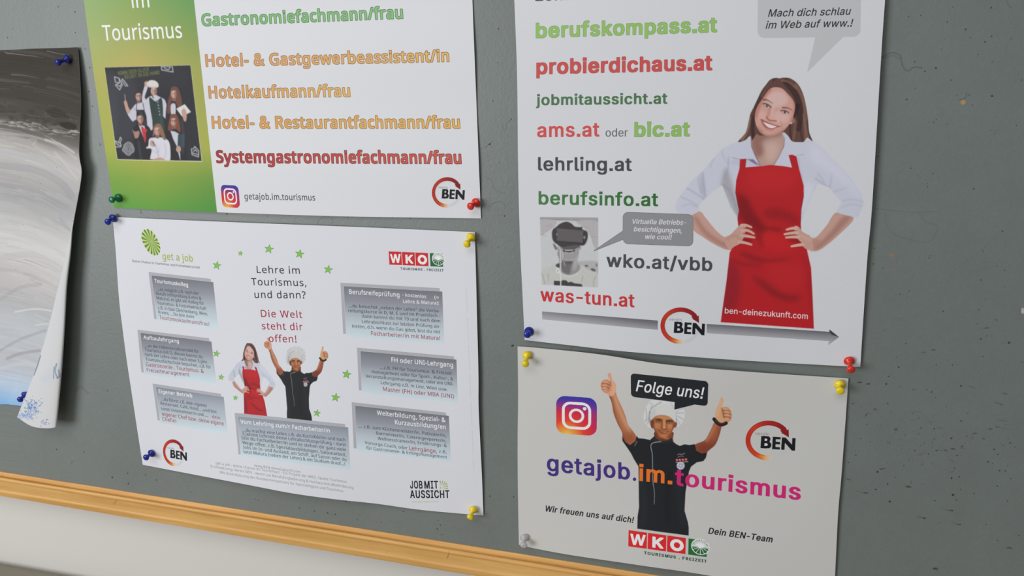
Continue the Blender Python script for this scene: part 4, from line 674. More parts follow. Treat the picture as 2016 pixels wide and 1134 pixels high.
    s.line([(600, 600), (600, 700), (600, 770)], 50, (196, 144, 102), blur=6, a=.9); s.line([(545, 640), (545, 720), (530, 790)], 30, (116, 60, 34), blur=5, a=.8); s.line([(660, 650), (660, 740), (670, 790)], 22, (126, 66, 38), blur=5, a=.6)
    s.line([(540, 800), (600, 825), (665, 805)], 20, (94, 44, 26), blur=3, a=.9); s.blob((600, 785), 34, 24, (192, 136, 94), blur=4, a=.8)
    for c, dx in (((468, 618), -1), ((722, 645), 1)):
        s.blob((c[0], c[1]-5), 85, 42, (78, 38, 26), blur=6, a=.85); s.blob((c[0]+5, c[1]+6), 46, 17, (160, 130, 118), blur=2, a=.9); s.blob((c[0]+4, c[1]), 20, 19, (38, 22, 20), blur=1.5)
    s.line([(380, 580), (440, 560), (540, 590)], 26, (48, 26, 18), blur=3, a=.9); s.line([(650, 610), (740, 595), (820, 625)], 26, (52, 28, 20), blur=3, a=.9)
    s.poly([(450, 835), (540, 860), (620, 875), (710, 870), (660, 905), (580, 935), (500, 900)], (128, 62, 44), True, blur=2); s.poly([(490, 862), (580, 880), (680, 880), (600, 900)], (206, 160, 140), True, blur=1.5, a=.8)
    s.line([(455, 838), (560, 870), (710, 872)], 9, (82, 34, 24), blur=2, a=.9); s.blob((590, 980), 70, 40, (186, 116, 72), blur=7, a=.8); s.line([(430, 800), (420, 880), (470, 940)], 14, (118, 60, 38), blur=3, a=.6)
    s.clip()
    band = [(262, 440), (280, 370), (420, 240), (560, 190), (760, 240), (860, 330), (890, 430), (875, 640), (800, 560), (700, 500), (560, 470), (420, 485), (330, 540), (280, 590)]
    s.poly(band, (192, 192, 190), True); s.clip(band); s.poly([(262, 400), (380, 300), (400, 480), (280, 600)], (180, 180, 181), True, blur=8, a=.8); s.clip()
    s.line([(285, 590), (400, 490), (560, 466), (720, 505), (870, 650)], 9, (120, 100, 84), blur=1.5, a=.7)
    # jacket
    s.frame(1220, 850, 5.4)
    jk = [(28, 50), (30, 100), (80, 170), (120, 230), (150, 290), (200, 370), (203, 700), (205, 800), (190, 900), (186, 1030), (460, 1068), (734, 1103), (735, 1020), (725, 960), (690, 840), (700, 640), (738, 420), (760, 370), (820, 325), (890, 312), (918, 275), (930, 220), (870, 230), (815, 200), (800, 130), (740, 140), (690, 132), (640, 150), (600, 130), (560, 98), (556, 60), (500, 95), (420, 98), (380, 60), (375, 40), (330, 78), (325, 88), (260, 72), (200, 68), (180, 40), (165, 100), (110, 140), (60, 110)]
    s.poly(jk, (27, 30, 33))
    s.clip(jk, False)
    s.poly([(380, 40), (560, 60), (570, 100), (470, 120), (350, 90)], (54, 46, 46), True, blur=4, a=.5); s.line([(200, 400), (260, 700), (230, 1000)], 60, (38, 42, 46), blur=10, a=.5); s.line([(620, 380), (640, 700), (680, 1000)], 60, (38, 42, 46), blur=10, a=.5); s.line([(540, 420), (500, 700), (520, 950)], 40, (18, 20, 23), blur=8, a=.6)
    s.clip()
    s.line([(440, 104), (350, 120), (332, 160), (346, 240), (350, 400), (352, 520), (368, 640), (366, 770)], 7, (150, 155, 158), a=.9, w1=4)
    s.line([(160, 150), (185, 100)], 7, (110, 120, 125), a=.8)
    s.line([(615, 245), (640, 235), (660, 242), (690, 228)], 6, (150, 152, 156), a=.7); s.line([(618, 270), (650, 258), (680, 262)], 5, (150, 152, 156), a=.6)
    for k in range(4): s.poly([(596+32*k, 290-2*k), (621+32*k, 288-2*k), (622+32*k, 312-2*k), (598+32*k, 314-2*k)], (178, 60, 60)); s.line([(603+32*k, 296-2*k), (612+32*k, 306-2*k)], 5, (220, 215, 215), a=.8)
    s.line([(600, 326), (725, 318)], 7, (190, 192, 196), a=.6)
    s.blob((648, 360), 42, 42, (190, 192, 200))
    for k in range(12):
        a = math.radians(30*k+8); s.line([(648+12*math.cos(a), 360+12*math.sin(a)), (648+40*math.cos(a), 360+40*math.sin(a))], 5, (70, 80, 110), a=.8)
    s.aff[-1] = None; s.frame(0, 0, 1)
def paper_box(corners, margin=4):
    q = np.array(corners); return (q[:, 0].min()-margin, q[:, 1].min()-margin, q[:, 0].max()+margin, q[:, 1].max()+margin)

# ---- poster of the two tall columns: hotel trades (top left)
def print_trades(box):
    s = Print(box, 4.0, (213, 214, 217), (.79, .80, .825))
    # green band
    band = [(80, -330), (345, -330), (382, 0), (404, 205), (428, 424), (170, 424)]
    q = s.tx([(270, 60), (300, 250), (330, 410), (180, 200), (410, 200)])
    cs = {k: s.col(v) for k, v in dict(tl=(146, 172, 116), tr=(98, 150, 84), g=(128, 152, 78), y=(182, 166, 88), ol=(158, 166, 72), gb=(92, 152, 62), bb=(76, 146, 60)).items()}
    O = s.tx([(300, 0)])[0]; U = s.tx([(300, 410)])[0]; L = s.tx([(190, 200)])[0]; R = s.tx([(405, 200)])[0]
    def f(x, y):
        v = (y-O[1])/(U[1]-O[1]); u = (x-L[0])/(R[0]-L[0])
        st = [-0.6, 0.0, 0.18, 0.33, 0.7, 0.85, 1.0]
        left = [(120, 160, 110), (146, 172, 112), (160, 172, 104), (168, 170, 90), (160, 168, 70), (120, 160, 66), (92, 156, 66)]
        mid = [(96, 150, 90), (134, 162, 88), (158, 164, 92), (184, 166, 90), (176, 168, 70), (134, 160, 62), (96, 152, 58)]
        right = [(80, 140, 80), (98, 150, 84), (130, 152, 80), (154, 158, 80), (160, 164, 70), (110, 148, 58), (76, 142, 56)]
        def g(c): 
            c = [s.col(k) for k in c]; return np.stack([np.interp(v, st, [k[j] for k in c]) for j in range(3)], -1)
        w1 = np.clip(1-u*2.2, 0, 1)[..., None]; w2 = np.clip((u-0.45)*2, 0, 1)[..., None]
        return (g(left)*w1+g(right)*w2+g(mid)*(1-w1-w2)).astype(np.float32)
    s.poly(band, f)
    s.frame(150, 0, 8.064)
    s.text('im', (890, 127), (1167, 117), 240, 'C', (240, 240, 228), bold=14)
    s.text('Tourismus', (430, 648), (1688, 600), 250, 'C', (242, 242, 232), bold=16)
    # group photograph
    s.frame(200, 120, 5.53)
    ph = [(33, 70), (968, 45), (1090, 1090), (172, 1070)]
    s.poly([(30, 66), (971, 41), (1096, 1101), (168, 1078)], (196, 196, 170), a=.8)
    s.poly(ph, (36, 36, 41)); s.clip(ph, False)
    s.blob((250, 500), 160, 400, (56, 57, 64), blur=20, a=.7); s.blob((650, 180), 300, 120, (44, 44, 50), blur=16, a=.6); s.blob((90, 600), 80, 500, (66, 68, 74), blur=14, a=.5)
    s.text('NIMM DEIN GLÜCK'.replace('Ü', 'U'), (182, 155), (518, 108), 40, 'A', (104, 116, 56), bold=22)
    s.text('SELBST IN DIE HAND', (250, 195), (632, 142), 40, 'A', (104, 116, 56), bold=22)
    CH = (176, 178, 182)
    for q in ([(140, 172), (190, 188), (196, 238), (150, 230), (140, 172)], [(190, 188), (226, 262), (196, 315), (150, 262), (196, 238)], [(160, 255), (200, 280), (215, 250)], [(225, 195), (245, 215), (285, 270), (262, 272), (220, 215), (225, 195)], [(650, 60), (770, 62), (778, 120), (655, 98), (650, 60)], [(680, 70), (700, 90), (730, 92), (745, 70)], [(145, 870), (170, 910), (215, 925), (205, 895), (150, 870)], [(180, 895), (205, 830), (218, 850), (200, 895)], [(160, 935), (210, 935)]):
        s.line(q, 9, CH, smooth=False, a=.85)
    for r in (60, 46, 30, 14):
        t = np.linspace(0, 2*math.pi, 14); s.line(np.stack([292+r*np.cos(t)*(1+.12*np.sin(5*t)), 955+r*1.1*np.sin(t)*(1+.1*np.cos(4*t))], 1), 8, CH, a=.8)
    for q in ([(978, 955), (985, 1020), (1055, 1045), (1058, 975)], [(985, 1000), (1055, 1020)], [(990, 960), (1018, 935), (1050, 970)], [(1016, 930), (1014, 945)], [(1000, 985), (1020, 965), (1040, 990)]): s.line(q, 9, CH, a=.85, smooth=False)
    SK, SS, WH = (186, 148, 132), (128, 88, 76), (190, 190, 200)
    def head(c, r, hair, tilt=0, specs=False, long=None, hairtop=.55):
        x, y = c
        if long: s.poly(long, hair, True)
        s.poly([(x-r*.36, y+r*.5), (x+r*.42, y+r*.5), (x+r*.5, y+r*1.75), (x, y+r*2.0), (x-r*.42, y+r*1.7)], SS, True)
        s.blob((x, y-r*.4), r*.9, r*.84, hair, rot=tilt)
        s.blob((x, y+r*.16), r*.74, r*1.06, SK, rot=tilt); s.blob((x+r*.45, y+r*.3), r*.34, r*.8, SS, blur=2, a=.75); s.blob((x-r*.2, y-r*.25), r*.36, r*.3, (204, 170, 156), blur=2, a=.7)
        s.poly([(x-r*.8, y-r*.1), (x-r*.7, y-r*.8), (x, y-r*1.12), (x+r*.75, y-r*.8), (x+r*.82, y-r*.1), (x+r*.6, y-r*.5), (x, y-r*.66), (x-r*.6, y-r*.46)], hair, True)
        if long: s.line([(x-r*.78, y-r*.3), (x-r*.84, y+r*.5), (x-r*.95, y+r*1.4)], r*.28, hair, a=.9); s.line([(x+r*.7, y-r*.4), (x+r*.8, y+r*.4), (x+r*.95, y+r*1.3)], r*.3, hair, a=.9)
        for e in (-.32, .32): s.blob((x+e*r, y-r*.02), r*.14, r*.08, (50, 36, 34))
        s.line([(x-r*.3, y+r*.58), (x, y+r*.72), (x+r*.3, y+r*.56)], r*.15, (150, 70, 66)); s.line([(x, y+.1*r), (x-.08*r, y+.32*r)], r*.1, SS, a=.8)
        s.blob((x, y+r*.62), r*.2, r*.07, (220, 210, 204))
        if specs:
            for e in (-.36, .36):
                t = np.linspace(0, 2*math.pi, 12); s.line(np.stack([x+e*r+r*.26*np.cos(t), y+r*.2*np.sin(t)], 1), r*.07, (36, 30, 32))
    # back row: cook with hat in the middle, waiter with glasses, woman with book
    s.poly([(440, 420), (452, 330), (480, 250), (505, 260), (492, 320), (470, 400), (520, 460), (500, 520), (452, 470)], WH, True); s.blob((488, 250), 22, 30, SK)
    s.poly([(505, 400), (575, 375), (640, 395), (690, 430), (715, 520), (735, 600), (700, 630), (660, 600), (640, 700), (500, 740), (510, 520), (470, 460)], WH, True)
    s.poly([(520, 395), (590, 440), (650, 400), (668, 500), (672, 640), (690, 760), (560, 760), (552, 650), (530, 520)], (36, 56, 50), True)
    for k in range(5): s.blob((612+5*k, 448+34*k), 6, 6, (180, 184, 184))
    head((568, 320), 44, (60, 46, 42)); s.poly([(560, 375), (605, 370), (606, 405), (575, 410)], WH)
    s.poly([(490, 250), (520, 215), (570, 212), (612, 240), (615, 285), (560, 292), (505, 280)], (208, 204, 198), True); s.line([(500, 270), (560, 286), (612, 280)], 8, (170, 164, 156), a=.8)
    s.poly([(700, 540), (740, 430), (790, 410), (850, 440), (930, 560), (925, 900), (900, 1088), (700, 1088)], (34, 32, 38), True)
    s.poly([(755, 480), (800, 470), (805, 560), (790, 640), (760, 600)], WH, True)
    head((787, 350), 44, (104, 66, 54), long=[(760, 290), (820, 285), (860, 370), (875, 480), (840, 520), (800, 440), (760, 440), (745, 560), (715, 560), (722, 450), (745, 360)])
    s.poly([(815, 520), (905, 472), (972, 555), (875, 602)], (212, 210, 208)); s.line([(890, 500), (925, 580)], 4, (150, 150, 150)); s.poly([(870, 545), (900, 520), (925, 560), (920, 650), (895, 645)], SK, True)
    s.poly([(330, 520), (380, 465), (450, 455), (500, 490), (540, 600), (555, 735), (525, 742), (480, 640), (370, 640), (335, 655), (280, 570), (300, 555)], WH, True)
    s.poly([(280, 570), (250, 480), (245, 440), (268, 430), (290, 500), (315, 550)], SK, True); s.line([(252, 365), (262, 450)], 8, (160, 130, 124))
    s.poly([(378, 530), (465, 530), (490, 600), (500, 740), (380, 740)], (30, 30, 36)); s.line([(384, 465), (378, 540)], 8, (30, 30, 36)); s.line([(450, 460), (466, 540)], 8, (30, 30, 36))
    head((402, 378), 42, (48, 38, 38), specs=True)
    # front row
    s.poly([(345, 740), (400, 690), (470, 690), (530, 740), (560, 900), (540, 1088), (370, 1088), (360, 900)], (28, 27, 32), True)
    s.poly([(400, 690), (440, 700), (468, 710), (480, 860), (455, 830)], WH); s.poly([(430, 725), (455, 722), (482, 800), (475, 885), (455, 830)], (184, 44, 48), True); s.blob((470, 758), 24, 22, (196, 48, 52))
    s.poly([(335, 745), (360, 770), (410, 765), (400, 830), (365, 840), (350, 790)], (160, 122, 108), True)
    head((420, 622), 44, (40, 32, 34), tilt=-8)
    s.poly([(700, 790), (760, 740), (850, 790), (910, 870), (920, 1088), (740, 1088)], (30, 29, 34), True); s.poly([(750, 760), (800, 770), (850, 800), (830, 930), (855, 1010), (858, 1088), (820, 930), (780, 850)], WH)
    head((785, 650), 44, (120, 66, 48), tilt=6, specs=True, long=[(760, 580), (820, 590), (850, 690), (855, 775), (810, 740), (760, 750), (725, 750), (735, 650)])
    s.poly([(832, 798), (905, 795), (902, 940), (826, 930)], (42, 62, 72)); s.blob((838, 960), 26, 34, SK)
    s.poly([(520, 850), (580, 835), (680, 840), (740, 900), (745, 1088), (690, 1088), (560, 1070), (530, 1060), (545, 960), (485, 950), (510, 920)], (206, 204, 212), True)
    s.poly([(560, 1070), (640, 1050), (690, 1075), (680, 1088), (590, 1088)], SK, True); s.poly([(525, 900), (540, 860), (572, 880), (575, 930), (545, 930)], SK, True); s.line([(555, 880), (588, 928)], 8, (50, 40, 44))
    head((607, 752), 46, (134, 96, 74), tilt=-4, long=[(590, 690), (640, 690), (680, 780), (698, 858), (670, 850), (640, 800), (570, 800), (570, 740)])
    s.line([(540, 960), (600, 1000), (640, 940)], 8, (168, 168, 184), blur=2, a=.6); s.line([(690, 900), (700, 1000), (680, 1060)], 9, (160, 160, 178), blur=2, a=.6)
    s.clip()
    for q in ([(352, 520), (420, 560), (480, 700)], [(600, 430), (640, 560), (655, 700)], [(870, 640), (890, 800), (880, 1000)], [(400, 880), (420, 1000), (430, 1080)], [(560, 880), (600, 950), (620, 1040)]): s.line(q, 22, (90, 92, 104), blur=4, a=.25)
    s.soften(ph, .85, .05)
    # lettering
    s.frame(380, 0, 2.578)
    def big(t, p0, p1, cap, c0, c1, oc):
        s.text(t, p0, p1, cap, 'C', s.grad(p0, p1, [c0, c1]), bold=38, boldy=20, outline=(oc, 2.6))
    big('Gastronomiefachmann/frau', (46, 132), (1066, 93), 61, (122, 176, 112), (136, 186, 126), (66, 112, 64))
    big('Hotel- & Gastgewerbeassistent/in', (66, 338), (1300, 312), 60, (205, 150, 100), (220, 178, 104), (140, 94, 54))
    big('Hotelkaufmann/frau', (82, 498), (798, 490), 60, (205, 152, 98), (220, 176, 98), (140, 96, 52))
    big('Hotel- & Restaurantfachmann/frau', (98, 651), (1355, 650), 60, (208, 152, 88), (222, 176, 92), (140, 96, 48))
    big('Systemgastronomiefachmann/frau', (120, 826), (1362, 830), 62, (166, 42, 42), (206, 92, 78), (104, 30, 30))
    s.text('getajob.im.tourismus', (262, 1012), (621, 1018), 32, 'C', (62, 62, 68), bold=20, track=20)
    s.frame(0, 0, 1)
    logo_camera(s, [(434, 363.5), (469, 365.5), (471.5, 407.5), (438, 407.5)])
    logo_ben(s, affine3([(95, 562), (1270, 660), (628, 100)], [(850.5, 379.5), (915.3, 384), (880, 349)]))
    return s

# ---- tall poster of web addresses with the woman in the red apron (top right)
def print_addresses(box):
    s = Print(box, 4.0, (200, 202, 206), (.745, .755, .785))
    figure_woman(s)
    s.soften([(1300, 140), (1720, 140), (1720, 660), (1300, 660)], .45, .02)
    s.frame(1000, 0, 2.836)
    def big(t, p0, p1, cap, c, oc=None, b=41, **k): s.text(t, p0, p1, cap, 'A', c, bold=b, boldy=b*.55, outline=(oc, 1.5) if oc else None, **k)
    s.text('Lehre', (153, 6), (400, -4), 80, 'A', (86, 76, 78), bold=52)
    big('berufskompass.at', (157, 212), (1166, 178), 83, (138, 180, 96), (96, 132, 74))
    big('probierdichaus.at', (160, 414), (1139, 391), 83, (190, 76, 74), (150, 54, 54))
    big('jobmitaussicht.at', (157, 588), (890, 579), 61, (72, 110, 74), b=46)
    big('ams.at', (163, 766), (511, 762), 80, (194, 78, 76)); big('bic.at', (707, 763), (1014, 760), 80, (134, 178, 92), (96, 132, 74))
    s.text('oder', (545, 763), (669, 762), 47, 'A', (96, 98, 104), bold=6)
    big('lehrling.at', (168, 952), (691, 955), 76, (66, 66, 72))
    s.frame(1020, 380, 3.15)
    big('berufsinfo.at', (127, 71), (868, 82), 84, s.grad((127, 0), (868, 0), [(64, 116, 66), (44, 100, 42)]))
    big('wko.at/vbb', (547, 458), (1204, 484), 84, (68, 70, 74)); big('was-tun.at', (138, 670), (722, 709), 84, (186, 50, 52))
    # small photograph: visitor with goggles
    q = [(135, 148), (497, 152), (497, 586), (147, 568)]
    s.poly(q, (188, 189, 191)); s.clip(q, False)
    s.frame(1050, 420, 7.557)
    s.poly([(90, 40), (980, 50), (980, 130), (700, 115), (560, 95), (400, 105), (90, 90)], (150, 148, 150), blur=2); s.line([(100, 85), (400, 95), (520, 100), (700, 110), (970, 120)], 12, (116, 112, 114), a=.7, blur=1)
    s.poly([(100, 100), (340, 110), (300, 200), (120, 320), (100, 320)], (172, 168, 170), True, blur=3); s.poly([(640, 120), (970, 130), (970, 500), (900, 500), (860, 340), (760, 220)], (170, 167, 168), True, blur=3)
    for w in ([(180, 200), (280, 170)], [(120, 320), (250, 230), (330, 190)], [(110, 320), (180, 325)], [(820, 270), (860, 340), (890, 440)], [(860, 340), (960, 350)], [(740, 200), (840, 210)]): s.line(w, 10, (140, 136, 138), a=.6, blur=1.5)
    s.poly([(650, 720), (970, 720), (970, 900), (850, 850), (700, 780)], (168, 166, 166), True, blur=3); s.blob((790, 780), 26, 16, (90, 88, 88), blur=1.5); s.blob((890, 840), 40, 20, (84, 82, 82), blur=1.5, rot=20); s.blob((940, 770), 16, 26, (120, 118, 118), blur=1.5)
    s.poly([(110, 840), (200, 810), (340, 760), (420, 860), (540, 915), (660, 880), (710, 770), (800, 830), (970, 910), (980, 1120), (100, 1120)], (184, 184, 180), True)
    for w in ([(120, 880), (150, 960), (175, 1050)], [(930, 930), (900, 1000), (900, 1090)], [(220, 900), (230, 1000)], [(740, 930), (720, 1010)]): s.line(w, 10, (130, 128, 128), a=.7, blur=2)
    s.poly([(370, 560), (390, 700), (380, 780), (420, 880), (540, 918), (660, 870), (700, 790), (655, 720), (660, 520)], (140, 138, 138), True)
    s.poly([(390, 700), (430, 680), (520, 720), (600, 700), (560, 800), (540, 900), (430, 860)], (96, 94, 96), True, blur=4, a=.85); s.poly([(600, 660), (655, 600), (660, 740), (600, 860)], (172, 170, 170), True, blur=5, a=.6)
    s.poly([(290, 450), (330, 460), (355, 540), (320, 530)], (110, 108, 108), True); s.poly([(660, 490), (715, 510), (690, 545), (660, 540)], (150, 148, 148), True)
    s.poly([(370, 480), (360, 540), (400, 620), (450, 680), (540, 710), (600, 690), (655, 600), (670, 500), (560, 440)], (148, 146, 146), True)
    s.poly([(390, 440), (460, 540), (600, 540), (640, 520), (700, 490), (600, 420)], (84, 82, 84), True, blur=2); s.line([(455, 555), (520, 575), (600, 555)], 34, (64, 60, 62)); s.line([(470, 545), (530, 548), (590, 545)], 9, (205, 203, 202)); s.line([(470, 575), (530, 590), (590, 575)], 9, (190, 188, 187)); s.line([(460, 690), (530, 700), (590, 690)], 14, (180, 178, 177), blur=2, a=.6); s.blob((530, 730), 50, 24, (72, 70, 72), blur=3, a=.7)
    s.poly([(275, 300), (290, 240), (340, 200), (400, 150), (490, 122), (560, 145), (620, 195), (690, 205), (740, 240), (800, 270), (812, 340), (790, 430), (740, 480), (640, 470), (540, 480), (430, 500), (350, 460), (290, 400)], (62, 58, 60), True)
    s.poly([(350, 235), (745, 270), (735, 440), (350, 410)], (92, 88, 90)); s.line([(340, 230), (750, 262)], 8, (120, 116, 118), a=.7); s.line([(340, 410), (720, 440)], 10, (44, 40, 42)); s.line([(750, 270), (745, 470)], 12, (40, 36, 38)); s.poly([(748, 335), (772, 338), (770, 378), (746, 374)], (136, 134, 134)); s.blob((348, 312), 8, 8, (170, 168, 168))
    s.poly([(690, 205), (730, 195), (725, 235), (690, 225)], (56, 52, 54))
    s.line([(403, 545), (405, 800), (407, 1080)], 10, (214, 213, 213)); s.line([(405, 545), (370, 490), (310, 455)], 8, (206, 205, 205)); s.line([(425, 560), (440, 640), (405, 740)], 8, (206, 205, 205), a=.9); s.line([(440, 670), (470, 780)], 7, (170, 168, 168)); s.poly([(340, 825), (380, 810), (395, 880), (350, 885)], (206, 206, 206), True); s.blob((365, 850), 14, 18, (170, 170, 170)); s.poly([(330, 770), (380, 740), (390, 790), (370, 810)], (70, 68, 70), True)
    s.line([(420, 890), (480, 928), (560, 935), (660, 900)], 10, (200, 199, 196))
    s.poly([(305, 1000), (400, 1005), (400, 1080), (305, 1075)], (60, 58, 60)); s.poly([(415, 1005), (440, 990), (490, 995), (520, 1025), (560, 1015), (620, 1040), (720, 1050), (735, 1100), (415, 1090)], (60, 58, 60))
    s.soften([(100, 48), (968, 58), (968, 1104), (128, 1060)], .7, .06)
    s.clip()
    # woman
    s.frame(1400, 430, 4.93)
    s.text('ben-deinezukunft.com', (132, 920), (937, 976), 56, 'A', (214, 205, 208), bold=14)
    # grey speech bubble
    s.frame(1020, 380, 3.15)
    def bubble(Q, r, tail, c, edge=None, aspect=2.0):
        U = rrect(0, 0, aspect, 1, r, 8)/(aspect, 1); B = quadmap(U, Q)
        if edge: s.line(np.vstack([B, B[:1]]), 5, edge, smooth=False); s.line(tail, 5, edge, smooth=False)
        s.poly(tail, c); s.poly(B, c)
    bubble([(652, 119), (1084, 134), (1083, 328), (652, 313)], .16, [(655, 232), (472, 357), (660, 283)], (134, 135, 138), (96, 96, 100), 2.2)
    s.text('Virtuelle Betriebs-', (703, 190), (1040, 197), 30, 'A', (214, 214, 218), bold=12, ital=.22); s.text('besichtigungen,', (717, 237), (1014, 247), 30, 'A', (214, 214, 218), bold=12, ital=.22); s.text('wie cool!', (784, 284), (948, 288), 30, 'A', (214, 214, 218), bold=12, ital=.22)
    # arrow bar
    s.poly([(148, 734), (866, 790), (866, 848), (150, 783)], s.grad((500, 760), (496, 816), [(104, 104, 110), (160, 160, 166)]))
    s.frame(1300, 300, 2.578)
    s.poly([(235, 870), (858, 910), (858, 898), (907, 937), (852, 978), (855, 957), (235, 917)], s.grad((500, 886), (497, 936), [(96, 96, 102), (160, 160, 166)])); s.poly([(858, 898), (907, 937), (870, 925), (858, 912)], (62, 62, 66))
    # pale bubble
    s.frame(1400, 0, 2.836)
    bubble([(262, -75), (838, -80), (833, 205), (258, 213)], .14, [(585, 190), (535, 405), (760, 185)], (180, 182, 184), None, 2.0)
    s.text('Mach dich schlau', (317, 94), (773, 82), 42, 'A', (44, 44, 48), bold=12, ital=.22); s.text('im Web auf www.!', (303, 160), (784, 148), 42, 'A', (44, 44, 48), bold=12, ital=.22)
    s.frame(0, 0, 1)
    logo_ben(s, affine3([(95, 562), (1270, 655), (628, 100)], [(1300.3, 641), (1388.0, 648.5), (1340, 605.4)]))
    return s

# ---- follow-us sheet with the cook (bottom right)
def print_follow(box):
    s = Print(box, 4.0, (180, 179, 175), (.66, .65, .62))
    figure_cook(s)
    s.soften([(1170, 720), (1460, 720), (1460, 1080), (1170, 1080)], .4, .02)
    s.frame(1170, 725, 6.3)
    K = (30, 34, 37)
    U = rrect(0, 0, 3.0, 1, .15, 8)/(3.0, 1)
    s.poly(quadmap(U, [(452, 62), (1415, 162), (1405, 470), (455, 352)]), K); s.poly([(997, 405), (992, 514), (1245, 450)], K)
    s.text('Folge uns!', (515, 285), (1338, 378), 142, 'A', (236, 236, 238), bold=16, ital=.2)
    s.frame(0, 0, 1)
    logo_camera(s, [(1095, 778.5), (1175, 784), (1174, 861), (1095, 853)])
    def big(t, p0, p1, c): s.text(t, p0, p1, 33, 'A', c, bold=46, boldy=26, track=12)
    big('getajob', (1076.5, 927), (1240.5, 945), (60, 42, 112)); s.blob((1249.2, 943.4), 3.5, 3.4, (60, 42, 112))
    big('im.', (1258, 946.5), (1323.5, 953.5), (208, 104, 36)); big('tourismus', (1328, 955), (1576, 985), (186, 34, 104))
    s.frame(1000, 660, 2.3925); s.text('Wir freuen uns auf dich!', (172, 829), (589, 884), 29, 'A', (34, 34, 38), bold=42, ital=.22)
    s.frame(1340, 720, 2.739); s.text('Dein BEN-Team', (148, 905), (492, 953), 34, 'A', (34, 34, 38), bold=42, ital=.22)
    s.frame(0, 0, 1)
    logo_ben(s, affine3([(0, 0), (1193, 0), (0, 1193)], [(1460, 820), (1560, 820), (1460, 920)]))
    logo_chamber(s, (1237.6, 1043.5), (36.3, 5.0), (-.8, 31.8))
    return s

